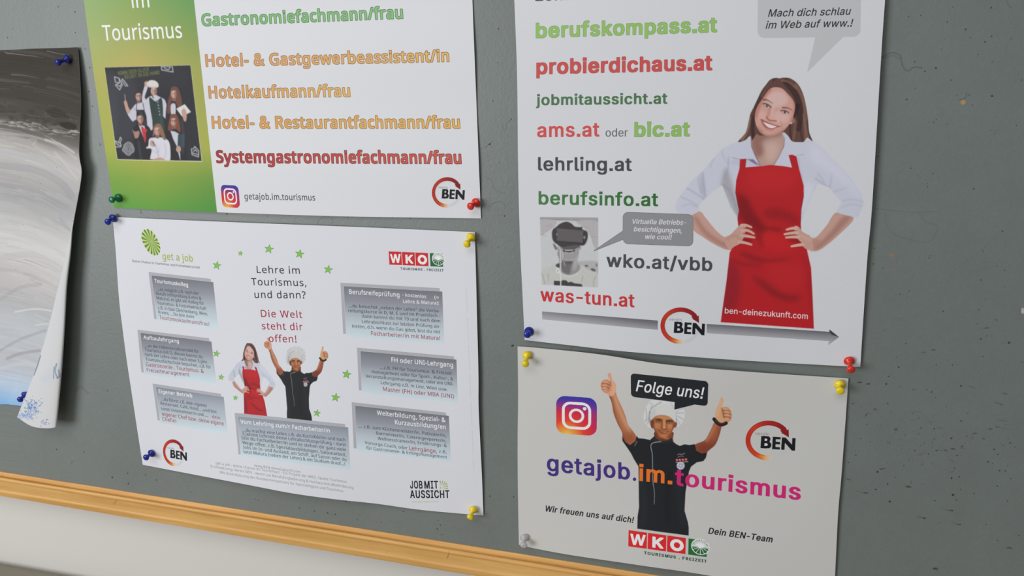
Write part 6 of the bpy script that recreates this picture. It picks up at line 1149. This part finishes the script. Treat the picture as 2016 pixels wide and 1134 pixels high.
def uv_board(o, pr):
    me = o.data; uv = me.uv_layers.new(name='UVMap'); co = np.empty(len(me.vertices)*3, np.float32); me.vertices.foreach_get('co', co); co = co.reshape(-1, 3)
    mw = np.array(o.matrix_basis); vi = np.empty(len(me.loops), np.int32); me.loops.foreach_get('vertex_index', vi)
    w = co+np.array(o.location) if o.parent is None else co
    U = np.stack([(w[:, 0]*1000-pr.x0)/(pr.x1-pr.x0), ((w[:, 2]-ORG[2])*1000-pr.z0)/(pr.z1-pr.z0)], 1)[vi]
    uv.data.foreach_set('uv', U.astype(np.float32).ravel())
RA, RB = at((0, 928)), at((1210, 1119))
slope = (RB[2]-RA[2])/(RB[0]-RA[0])
def railz(x): return RA[2]+slope*(x-RA[0])
board = empty('pinboard', (0, 0, railz(0))); tag(board, 'large grey painted pinboard with dents and pinholes above a beech rail', 'pinboard')
X0, X1, ZT = -0.98, 0.92, 2.12
bz = board.location
panel = mesh_obj('panel', [(X0, 0, railz(X0)-.004-bz[2]), (X1, 0, railz(X1)-.004-bz[2]), (X1, 0, ZT-bz[2]), (X0, 0, ZT-bz[2]), (X0, .012, railz(X0)-.004-bz[2]), (X1, .012, railz(X1)-.004-bz[2]), (X1, .012, ZT-bz[2]), (X0, .012, ZT-bz[2])],
    [(0, 1, 2, 3), (5, 4, 7, 6), (0, 4, 5, 1), (1, 5, 6, 2), (2, 6, 7, 3), (3, 7, 4, 0)], M_board, board)
me = panel.data; uvl = me.uv_layers.new(name='UVMap')
for l in me.loops:
    v = me.vertices[l.vertex_index].co
    uvl.data[l.index].uv = ((v.x*1000-_bc.x0)/(_bc.x1-_bc.x0), ((v.z+bz[2]-ORG[2])*1000-_bc.z0)/(_bc.z1-_bc.z0))
# rail profile: (metres in front of the board, metres below its top edge)
prof = [(-.012, -.0005), (.0010, 0), (.0016, .0012), (.0020, .0046), (.0030, .0054), (.0046, .0048), (.0058, .0040), (.0070, .0040), (.0077, .0046), (.0081, .0058), (.0088, .0066), (.0096, .0068), (.0110, .0072), (.0190, .0122), (.0200, .0130), (.0205, .0140), (.0205, .0152), (.0186, .0212), (.0181, .0222), (.0172, .0226), (-.012, .0228)]
NS = 60
V = []; F = []
rng = random.Random(3)
for i in range(NS+1):
    x = X0+(X1-X0)*i/NS
    for (d, z) in prof:
        V.append((x, -d, railz(x)-z+rng.uniform(-1, 1)*0.00012-bz[2]))
np_ = len(prof)
for i in range(NS):
    for j in range(np_):
        a = i*np_+j; b = i*np_+(j+1) % np_; F.append((a, b, b+np_, a+np_))
F.append(tuple(range(np_))[::-1]); F.append(tuple(NS*np_+k for k in range(np_)))
rail = mesh_obj('wooden_rail', V, F, M_wood, board)
tag(rail, 'beech rail with a rounded lip and groove')
bm = bmesh.new(); bm.from_mesh(rail.data); bmesh.ops.recalc_face_normals(bm, faces=bm.faces); bm.to_mesh(rail.data); bm.free()

# ---------------------------------------------------------------- papers
def interp_poly(P, t):
    P = np.asarray(P, float); d = np.r_[0, np.cumsum(np.hypot(*np.diff(P, axis=0).T))]; d /= d[-1]
    return np.stack([np.interp(t, d, P[:, 0]), np.interp(t, d, P[:, 1])], 1)
def sheet(name, pr, top, right, bottom, left, hf, label, cat, m=None, nu=56, nv=56, thick=0.00025):
    """a sheet of paper: its four edges as seen on the board (mm), and hf(s, t) how far it stands off the board"""
    s = np.linspace(0, 1, nu+1); t = np.linspace(0, 1, nv+1)
    T, B = interp_poly(catmull(top, False, 8), s), interp_poly(catmull(bottom, False, 8), s)
    L, R = interp_poly(catmull(left, False, 8), t), interp_poly(catmull(right, False, 8), t)
    S, TT = np.meshgrid(s, t); S = S[..., None]; TT = TT[..., None]
    P = (1-TT)*T[None]+TT*B[None]+(1-S)*L[:, None]+S*R[:, None]-((1-S)*(1-TT)*T[0]+S*(1-TT)*T[-1]+(1-S)*TT*B[0]+S*TT*B[-1])
    c = P.mean((0, 1)); base = lift(c, 0.001)
    V, U = [], []
    for j in range(nv+1):
        for i in range(nu+1):
            h = hf(s[i], t[j])
            V.append(lift(P[j, i], h)-base); U.append(((P[j, i, 0]-pr.x0)/(pr.x1-pr.x0), (P[j, i, 1]-pr.z0)/(pr.z1-pr.z0)))
    F = [(j*(nu+1)+i, (j+1)*(nu+1)+i, (j+1)*(nu+1)+i+1, j*(nu+1)+i+1) for j in range(nv) for i in range(nu)]
    o = mesh_obj(name, V, F, [m, M_backing], smooth=True); o.location = base
    uv = o.data.uv_layers.new(name='UVMap')
    for l in o.data.loops: uv.data[l.index].uv = U[l.vertex_index]
    md = o.modifiers.new('thickness', 'SOLIDIFY'); md.thickness = thick; md.offset = -1; md.material_offset = 1; md.material_offset_rim = 1
    es = o.modifiers.new('crisp_edges', 'EDGE_SPLIT'); es.split_angle = math.radians(50)
    tag(o, label, cat)
    return o
def g(x, c, w): return math.exp(-((x-c)/w)**2)
mm = lambda L: [tuple(q) for q in bmm(L)]

# top left: landscape sheet of hotel trades, cut by the picture's top
bl, br = bmm([(224, 409)])[0], bmm([(947, 430)])[0]
lo = mm([(165, 0), (174.5, 74), (194, 211), (211, 322), (224, 409)]); ro = mm([(930, 0), (938.5, 215), (947, 430)])
tl, tr_ = np.array(lo[0])+(0, 297-(lo[0][1]-bl[1])), np.array(ro[0])+(0, 297-(ro[0][1]-br[1]))
box_t = paper_box([bl, br, tl, tr_]); pt = print_trades(box_t)
sheet('poster', pt, [tl, (tl+tr_)/2, tr_], [tr_]+ro, mm([(224, 409), (330, 414), (428, 418), (640, 425), (800, 428), (947, 430)]), [tl]+lo,
      lambda s, t: .0012+.0035*math.sin(math.pi*s)*(.3+.7*t)+.003*g(s, 0, .15)*math.sin(math.pi*t)+.0012*math.sin(3*math.pi*t)**2,
      'white landscape poster of hotel trades with a green band and a group photograph', 'poster', print_mat('trades_print', pt))
# top right: tall sheet of web addresses
bl, br = bmm([(1033, 669.5)])[0], bmm([(1693.7, 722.5)])[0]
lo = mm([(1012.5, 0), (1018, 150), (1020, 330), (1023.5, 470), (1028.5, 577), (1033, 669.5)]); ro = mm([(1742.5, 0), (1733, 141), (1717, 405), (1707, 517), (1693.7, 722.5)])
tl, tr_ = np.array(lo[0])+(-2, 420-(lo[0][1]-bl[1])), np.array(ro[0])+(1, 420-(ro[0][1]-br[1]))
box_a = paper_box([bl, br, tl, tr_]); pa = print_addresses(box_a)
sheet('poster', pa, [tl, (tl+tr_)/2, tr_], [tr_]+ro, mm([(1033, 669.5), (1125, 680), (1242, 693), (1460, 709.5), (1693.7, 722.5)]), [tl]+lo,
      lambda s, t: .0014+.006*g(s, .38, .3)*g(t, 1, .3)+.004*math.sin(math.pi*s)*(1-t)+.003*math.sin(math.pi*t)+.0016*g(s, 1, .2),
      'tall white poster of web addresses with a woman in a red apron', 'poster', print_mat('addresses_print', pa))
# bottom left: landscape sheet of career steps
tp = mm([(221.5, 427), (330, 432), (485, 438.5), (720, 447.5), (935, 457)]); rt = mm([(935, 457), (939, 617), (942, 740), (942.5, 807), (948.6, 934), (951.7, 1015)])
bt = mm([(281, 915), (380, 934), (480, 953), (574, 971), (660, 983), (740, 991.5), (830, 1004), (951.7, 1015)]); lf = mm([(221.5, 427), (227.6, 492), (234, 585), (241, 645), (249, 706), (259, 772), (271, 851), (281, 915)])
box_c = paper_box(np.array(tp+rt+bt+lf)); pc = print_careers(box_c)
sheet('poster', pc, tp, rt, bt, lf,
      lambda s, t: .0014+.011*g(s, .45, .28)*g(t, 1.05, .42)+.0028*math.sin(math.pi*s)+.004*g(s, 0, .12)*math.sin(math.pi*t)+.003*g(s, 1, .1)*math.sin(math.pi*t),
      'white landscape sheet of career steps with grey text boxes and green stars', 'poster', print_mat('careers_print', pc))
# bottom right: follow-us sheet, its lower right corner outside the picture
tp = mm([(1019, 682), (1060, 685), (1179, 697.5), (1306, 717), (1460, 731), (1670.5, 745)]); rt0 = mm([(1670.5, 745), (1657.6, 924), (1650, 1012), (1644, 1134)])
b0 = mm([(1021.7, 1072.5), (1054, 1080), (1125, 1093), (1267, 1114), (1400, 1134)]); brc = np.array(rt0[-1])+(0, -24)
box_f = paper_box(np.array(tp+rt0+b0+[brc])); pf = print_follow(box_f)
sheet('poster', pf, tp, rt0+[tuple(brc)], b0+[tuple(brc)], mm([(1019, 682), (1020, 780), (1019, 877), (1020, 994), (1021.7, 1072.5)]),
      lambda s, t: .0014+.0055*g(s, .5, .3)*g(t, 0, .3)+.003*math.sin(math.pi*s)+.0045*g(s, .5, .35)*g(t, 1, .3)+.002*g(s, 1, .2)*math.sin(math.pi*t),
      'off-white sheet saying Folge uns with a cook giving two thumbs up', 'poster', print_mat('follow_print', pf))

# ---------------------------------------------------------------- the painting at the left edge, its lower right corner rolled forward
def print_painting():
    Q = bmm([(-230, 60), (200, 60), (200, 880), (-230, 880)])
    s = Print((Q[:, 0].min(), Q[:, 1].min(), Q[:, 0].max(), Q[:, 1].max()), 2.6, (212, 210, 205), (.79, .775, .745))
    rng = np.random.default_rng(11)
    s.poly([(-260, 40), (220, 40), (220, 900), (-260, 900)], s.grad((0, 93), (0, 800), [(0.0, (62, 57, 51)), (0.12, (68, 63, 57)), (0.17, (84, 79, 73)), (0.205, (110, 105, 99)), (0.235, (172, 168, 162)), (0.27, (184, 181, 176)), (0.36, (156, 154, 153)), (0.42, (178, 177, 174)), (0.5, (202, 200, 196)), (0.58, (192, 188, 184)), (0.66, (176, 175, 174)), (0.74, (184, 188, 190)), (0.84, (182, 183, 186)), (0.92, (184, 196, 208)), (0.97, (146, 182, 214)), (1.0, (128, 172, 214))]))
    def arc(x0, y0, L, bend):
        x = np.linspace(x0, x0+L, 9); u = (x+40)/200.0
        return np.stack([x, y0+np.sign(u)*bend*np.abs(np.clip(u, -1.3, 1.2))**2.2*60+rng.normal(0, .5, 9)], 1)
    for k in range(1000):
        y = rng.uniform(85, 800); x = rng.uniform(-240, 120); L = rng.uniform(40, 150)
        if y < 232: c = rng.choice([36, 48, 62, 84, 110, 136], p=[.2, .2, .2, .15, .15, .1]); tint = (4, 0, -5)
        elif y < 270: c = rng.choice([90, 130, 190, 206]); tint = (3, 1, -3)
        elif y < 620: c = rng.choice([140, 156, 176, 196, 214]); tint = (2, 0, -3)
        elif y < 740: c = rng.choice([150, 170, 190, 205]); tint = (-3, 1, 4)
        else: c = rng.choice([160, 180, 200]); tint = (-40, -6, 26)
        bend = 1.15 if y > 235 else .5
        A_ = arc(x, y, L, bend); cc = tuple(np.clip(np.array([c]*3)+tint, 0, 255))
        if k % 3 == 0: s.line(A_, rng.uniform(4, 10), cc, a=rng.uniform(.08, .2), blur=1.6, w1=2)
        else: s.line(A_[:rng.integers(4, 9)], rng.uniform(.6, 1.8), cc, a=rng.uniform(.15, .45)+(.15 if y < 232 else 0), blur=.35, w1=.4)
    for k in range(150):   # pale bristle marks eating into the dark field from below
        x = rng.uniform(-220, 150); y = 236+26*np.clip((x+20)/150, -.5, 1)+rng.normal(0, 5); s.line([(x, y), (x+rng.uniform(6, 20), y+rng.uniform(0, 4))], rng.uniform(1, 4), (178, 174, 168), a=rng.uniform(.2, .6), blur=.5, w1=.5)
    for k in range(240):   # dark clouds along the lower rim of the dark field
        x = rng.uniform(-200, 150); y = 215+30*np.clip((x+20)/150, -.5, 1)+rng.normal(0, 9); s.blob((x, y), rng.uniform(2, 9), rng.uniform(1, 4), (62, 58, 52), rot=15+rng.normal(0, 8), blur=.7, a=.3)
    for P, w, c, a in (([(117, 243), (135, 240), (151, 248), (146, 256), (128, 253)], 0, (50, 47, 42), .9), ([(90, 218), (110, 213), (128, 222), (138, 234), (120, 232), (100, 228)], 0, (58, 54, 49), .8)):
        s.poly(P, c, True, blur=.8, a=a)
    for P, w, c, a in (([(0, 262), (60, 268), (110, 284), (150, 312)], 5, (192, 192, 188), .35), ([(58, 274), (72, 276), (66, 285), (84, 298), (118, 322)], 4, (196, 194, 190), .25), ([(108, 300), (130, 325), (152, 352)], 5, (200, 198, 194), .35), ([(0, 300), (60, 312), (110, 335), (150, 376)], 9, (176, 175, 176), .5), ([(0, 325), (70, 335), (120, 360), (140, 385)], 14, (150, 149, 152), .45), ([(90, 275), (120, 285), (145, 300)], 5, (200, 198, 194), .5),
                       ([(118, 425), (125, 440), (138, 452)], 6, (158, 158, 162), .5), ([(112, 440), (130, 430), (146, 400)], 10, (166, 166, 170), .35), ([(44, 508), (90, 514), (122, 532)], 1.5, (216, 214, 210), .6), ([(0, 510), (60, 502), (118, 530)], 14, (178, 174, 172), .35), ([(0, 590), (40, 566), (80, 560)], 7, (156, 150, 148), .35), ([(30, 614), (70, 608), (100, 612)], 3, (216, 216, 214), .6), ([(70, 640), (100, 636)], 3, (216, 216, 214), .45), ([(0, 690), (40, 668), (90, 650)], 5, (150, 152, 156), .5), ([(14, 706), (40, 696), (78, 690)], 6, (152, 146, 148), .6), ([(0, 726), (40, 716), (70, 720)], 8, (196, 196, 196), .5)):
        s.line(P, w, c, a=a, blur=.9)
    for k in range(26): s.blob((rng.uniform(-200, 150), rng.uniform(250, 780)), .8, .8, (70, 66, 64), a=.6)
    s.poly([(-240, 760), (60, 752), (60, 830), (-240, 830)], s.grad((0, 755), (0, 800), [(176, 192, 208), (112, 168, 216)]), blur=6, a=.75)
    return s
ppt = print_painting()
M_paint = print_mat('brushwork', ppt, 0.7, 0.15)
def print_back():
    s = Print((ppt.x0, ppt.z0, ppt.x1, ppt.z1), 2.6, (205, 203, 196), 0.72)
    rng = np.random.default_rng(4)
    for k in range(150):
        x, y = rng.normal(63, 8), rng.normal(802, 9); d = rng.uniform(0, 6.28); l = rng.uniform(1, 3.5)
        if 45 < x < 84 and 780 < y < 824: s.line([(x, y), (x+l*math.cos(d), y+l*math.sin(d))], rng.uniform(.8, 1.8), (88, 128, 176), smooth=False, a=.7, blur=.3)
    for k in range(60):
        x, y = rng.normal(50, 8), rng.normal(818, 4); s.blob((x, y), rng.uniform(.8, 2.6), rng.uniform(.7, 1.6), (110, 150, 196), a=.5, blur=.4)
    for k in range(16): s.blob((rng.normal(88, 5), rng.normal(832, 3)), 1.6, 1.0, (92, 124, 170), a=.6)
    for P, w in (([(112, 716), (109, 730), (113, 742)], 2.5), ([(107, 722), (106, 745)], 2), ([(116, 728), (117, 740), (113, 744)], 3), ([(80, 700), (74, 720), (67, 738)], 3)): s.line(P, w, (92, 106, 118), a=.75, blur=.5)
    s.line([(130, 720), (90, 745)], 20, (176, 196, 210), a=.2, blur=5)
    return s
pbk = print_back(); M_back2 = print_mat('painting_back', pbk, 0.7, 0.2)
def rolled_sheet():
    # rows from top to bottom; in a row (photo x, photo y, mm off the board) from left to right and then over the roll
    rows = [
     [(-220, 106, 1.5), (0, 99, 1.5), (60, 96, 1.5), (105, 95, 1.5), (130, 94, 2.5), (141, 93.5, 3.5), (147, 93.2, 4.2), (150, 93.1, 4.6), (151.5, 93, 5), (152, 93, 5), (152.3, 93, 5.0), (152.5, 93, 5.0)],
     [(-220, 140, 2), (0, 126, 2), (60, 124, 2), (105, 123, 2.5), (130, 122.5, 4), (144, 122.2, 5.5), (150, 122, 6.5), (153, 122, 7), (154.4, 122, 7.5), (154.8, 122, 7.5), (155, 122, 7.5), (155.2, 122, 7.5)],
     [(-220, 225, 3), (0, 205, 3), (60, 202, 4), (105, 201, 6), (130, 200, 8), (146, 200, 10), (153, 200, 11), (156.5, 200, 12), (158, 200, 12), (158.4, 200, 12), (158.6, 200, 12), (158.8, 200, 12)],
     [(-220, 320, 3), (0, 300, 4), (60, 299, 6), (105, 299, 9), (130, 299, 12), (144, 299, 14.5), (150, 299, 16), (153.5, 299, 17), (154.6, 299, 17.5), (155, 299, 17.5), (155.2, 299, 17.5), (155.4, 299, 17.5)],
     [(-220, 366, 3), (0, 350, 5), (60, 348, 7), (105, 347, 11), (130, 346, 14), (147, 345, 17), (154, 345, 19), (158, 344.5, 20), (159.4, 344.5, 20.5), (159.8, 344.5, 20.5), (160, 344.5, 20.5), (160.2, 344.5, 20.5)],
     [(-220, 440, 3), (0, 430, 5), (60, 428, 8), (100, 427, 12), (122, 426, 15), (136, 426, 18), (142, 426, 20), (145, 426, 21.5), (146.2, 426, 22.5), (146.4, 426, 22.6), (146.5, 426, 22.6), (146.6, 426, 22.6)],
     [(-220, 470, 3), (0, 460, 5), (60, 459, 8), (100, 458, 12), (122, 457, 15), (134, 456, 18), (139, 455, 20), (141.6, 454, 22), (142.2, 453, 23), (142, 453, 23.6), (141.4, 454, 24), (140.6, 455, 24)],
     [(-220, 512, 3), (0, 505, 5), (60, 504, 8), (95, 503, 11), (116, 502, 14), (130, 501, 17), (136, 500, 20), (138.6, 499, 22.5), (138.4, 498.5, 24.5), (137, 499, 25.6), (134, 501, 26), (131.5, 503, 26)],
     [(-220, 578, 3), (0, 570, 5), (55, 569, 8), (88, 568, 11), (108, 567, 14), (121, 566, 17), (128, 565, 20.5), (131.4, 563, 24), (130.5, 562, 27), (126, 563, 28.6), (119, 567, 29), (114, 570, 29)],
     [(-220, 662, 2), (0, 655, 4), (50, 654, 7), (80, 654, 10), (100, 654, 13), (114, 653, 17), (122, 651, 21), (126.6, 648, 26), (125.5, 646, 29.5), (118, 647, 31.5), (104, 651, 32), (93, 655, 31.5)],
     [(-220, 744, 2), (0, 735, 3), (45, 736, 6), (72, 737, 9), (92, 738, 13), (107, 738, 17.5), (116, 738, 22), (120.6, 736, 27), (119.5, 733, 32), (110, 733, 35), (88, 735, 36), (67, 737, 35)],
     [(-220, 804, 2), (-10, 796.5, 2.5), (22, 797, 4), (50, 801, 8), (74, 811, 13), (92, 824, 18), (103, 834, 23), (110.4, 838.5, 29), (108, 841, 34), (91, 843, 37), (62, 838.5, 38), (34, 821, 37)],
    ]
    R = np.array(rows); nr, nc = R.shape[:2]
    # spline across and down
    def up(A, n):
        out = []
        for i in range(A.shape[0]-1):
            a, b, c, d = A[max(i-1, 0)], A[i], A[i+1], A[min(i+2, A.shape[0]-1)]
            for k in range(n):
                t = k/n; out.append(0.5*((2*b)+(-a+c)*t+(2*a-5*b+4*c-d)*t*t+(-a+3*b-3*c+d)*t**3))
        out.append(A[-1]); return np.array(out)
    G = up(R, 7); G = up(G.transpose(1, 0, 2), 5).transpose(1, 0, 2)
    nr, nc = G.shape[:2]; base = at((0, 440), 0.002)
    V = []; U = []
    for j in range(nr):
        for i in range(nc):
            x, y, h = G[j, i]; w = at((x, y), max(h*0.58, 0.9)/1000.0); V.append(w-base)
            b = bmm([(x, y)])[0]; U.append(((b[0]-ppt.x0)/(ppt.x1-ppt.x0), (b[1]-ppt.z0)/(ppt.z1-ppt.z0)))
    F = [(j*nc+i, (j+1)*nc+i, (j+1)*nc+i+1, j*nc+i+1) for j in range(nr-1) for i in range(nc-1)]
    o = mesh_obj('painting', V, F, [M_paint, M_back2], smooth=True); o.location = base
    uv = o.data.uv_layers.new(name='UVMap')
    for l in o.data.loops: uv.data[l.index].uv = U[l.vertex_index]
    md = o.modifiers.new('thickness', 'SOLIDIFY'); md.thickness = 0.0004; md.offset = -1; md.material_offset = 1; md.material_offset_rim = 1
    es = o.modifiers.new('crisp_edges', 'EDGE_SPLIT'); es.split_angle = math.radians(50)
    tag(o, 'grey brush painting with a blue foot, its lower right corner rolled forward', 'painting')
rolled_sheet()

# ---------------------------------------------------------------- push pins
def lathe(name, prof, m, parent, n=28, smooth=True):
    V, F = [], []
    for (r, a) in prof:
        for k in range(n):
            t = 2*math.pi*k/n; V.append((r*math.cos(t)/1000, r*math.sin(t)/1000, a/1000))
    for j in range(len(prof)-1):
        for k in range(n):
            F.append((j*n+k, j*n+(k+1) % n, (j+1)*n+(k+1) % n, (j+1)*n+k))
    F.append(tuple(range(n))[::-1]); F.append(tuple((len(prof)-1)*n+k for k in range(n)))
    return mesh_obj(name, V, F, m, parent, smooth)
BODY = [(r, a*1.28) for r, a in [(0.05, 0), (3.2, 0.0), (4.2, .35), (4.6, 1.0), (4.45, 1.8), (3.7, 2.5), (2.5, 3.1), (1.95, 3.9), (1.8, 5.0), (1.95, 6.0), (2.5, 6.8), (3.25, 7.4), (3.6, 8.1), (3.55, 8.9), (3.1, 9.5), (2.0, 9.9), (0.05, 10.05)]]
NEEDLE = [(.02, -6.5), (.3, -5.2), (.45, -4.5), (.45, .3)]
body_mesh = {}; needle_mesh = None
def pin(collar, head, color, label, hp, k=1.0):
    global needle_mesh
    C = at(collar, hp+0.0027)
    for h in np.linspace(0.006, 0.022, 160):            # the least tilted pin of likely length that shows its head at that place
        d = at(head, hp+h)-C; L = np.linalg.norm(d)
        if L >= 0.0090 and -d[1]/L >= 0.86: break
    ax = Vector(d).normalized(); L = min(L, 0.0112)
    o = empty('push_pin', Vector(C)-ax*0.0018)
    o.rotation_mode = 'QUATERNION'; o.rotation_quaternion = ax.to_track_quat('Z', 'Y'); o.scale = (k, k, L/0.0094)
    if color not in body_mesh: b = lathe('plastic_grip', BODY, M_pin[color], o); body_mesh[color] = b.data
    else:
        b = bpy.data.objects.new('plastic_grip', body_mesh[color]); COL.objects.link(b); b.parent = o
    if needle_mesh is None: nd = lathe('needle', NEEDLE, M_steel, o, 10); needle_mesh = nd.data
    else:
        nd = bpy.data.objects.new('needle', needle_mesh); COL.objects.link(nd); nd.parent = o
    tag(o, label, 'push pin', 'push pins in the board')
pin((132, 116.5), (113.5, 122.7), 'blue', 'blue push pin in the dark top corner of the grey painting', .0025)
pin((49, 778), (39, 787), 'blue', 'blue push pin at the blue foot of the painting beside the roll', .004)
pin((232, 390), (219.5, 393.5), 'green', 'green push pin at the foot of the green band', .0012)
pin((936.5, 399.5), (925.8, 406.5), 'red', 'red push pin beside the ring logo of the hotel trades poster', .0012)
pin((222, 430), (212, 437), 'blue', 'blue push pin at the upper left corner of the career steps sheet', .0015)
pin((927, 467.5), (918.8, 481), 'yellow', 'yellow push pin at the upper right corner of the career steps sheet', .0015)
pin((297.7, 893), (287, 901), 'blue', 'blue push pin beside the ring logo of the career steps sheet', .003)
pin((931.5, 1004), (925.7, 1019), 'yellow', 'yellow push pin at the lower right corner of the career steps sheet', .002)
pin((1041.5, 653), (1038, 658.5), 'blue', 'blue push pin at the lower left corner of the web address poster', .0015)
pin((1672, 711), (1675.3, 728), 'red', 'red push pin at the lower right corner of the web address poster', .002)
pin((1038, 699.5), (1034.3, 716.5), 'yellow', 'yellow push pin at the upper left corner of the cook sheet', .0015)
pin((1653, 757.5), (1654.3, 770), 'yellow', 'yellow push pin at the upper right corner of the cook sheet', .0015)
pin((1032.6, 1059), (1031, 1074), 'clear', 'milky clear push pin at the lower left corner of the cook sheet', .0015)

# ---------------------------------------------------------------- table under the board, only its back edge in view
M_table = mat('table_laminate', (150, 143, 130), 0.6, 0.3); bumpy(M_table, 40, 0.0003)
M_leg = mat('table_steel', (120, 120, 122), 0.4, 0.5, Metallic=0.6); bumpy(M_leg, 200, 0.00005)
zt = at((0, 1101), -0.012)[2]
tb = empty('table', (-0.75, -0.33, 0)); tag(tb, 'grey brown table top against the wall under the board, corner of the picture', 'table')
top = box_obj('table_top', (-0.62, -0.33, zt-.03), (0.9, 0.3405, zt), M_table, tb, 0.014, 6)
for sx in (-.57, .85):
    for sy in (-.28, .29): box_obj('leg', (sx-.02, sy-.02, 0), (sx+.02, sy+.02, zt-.028), M_leg, tb, .003)
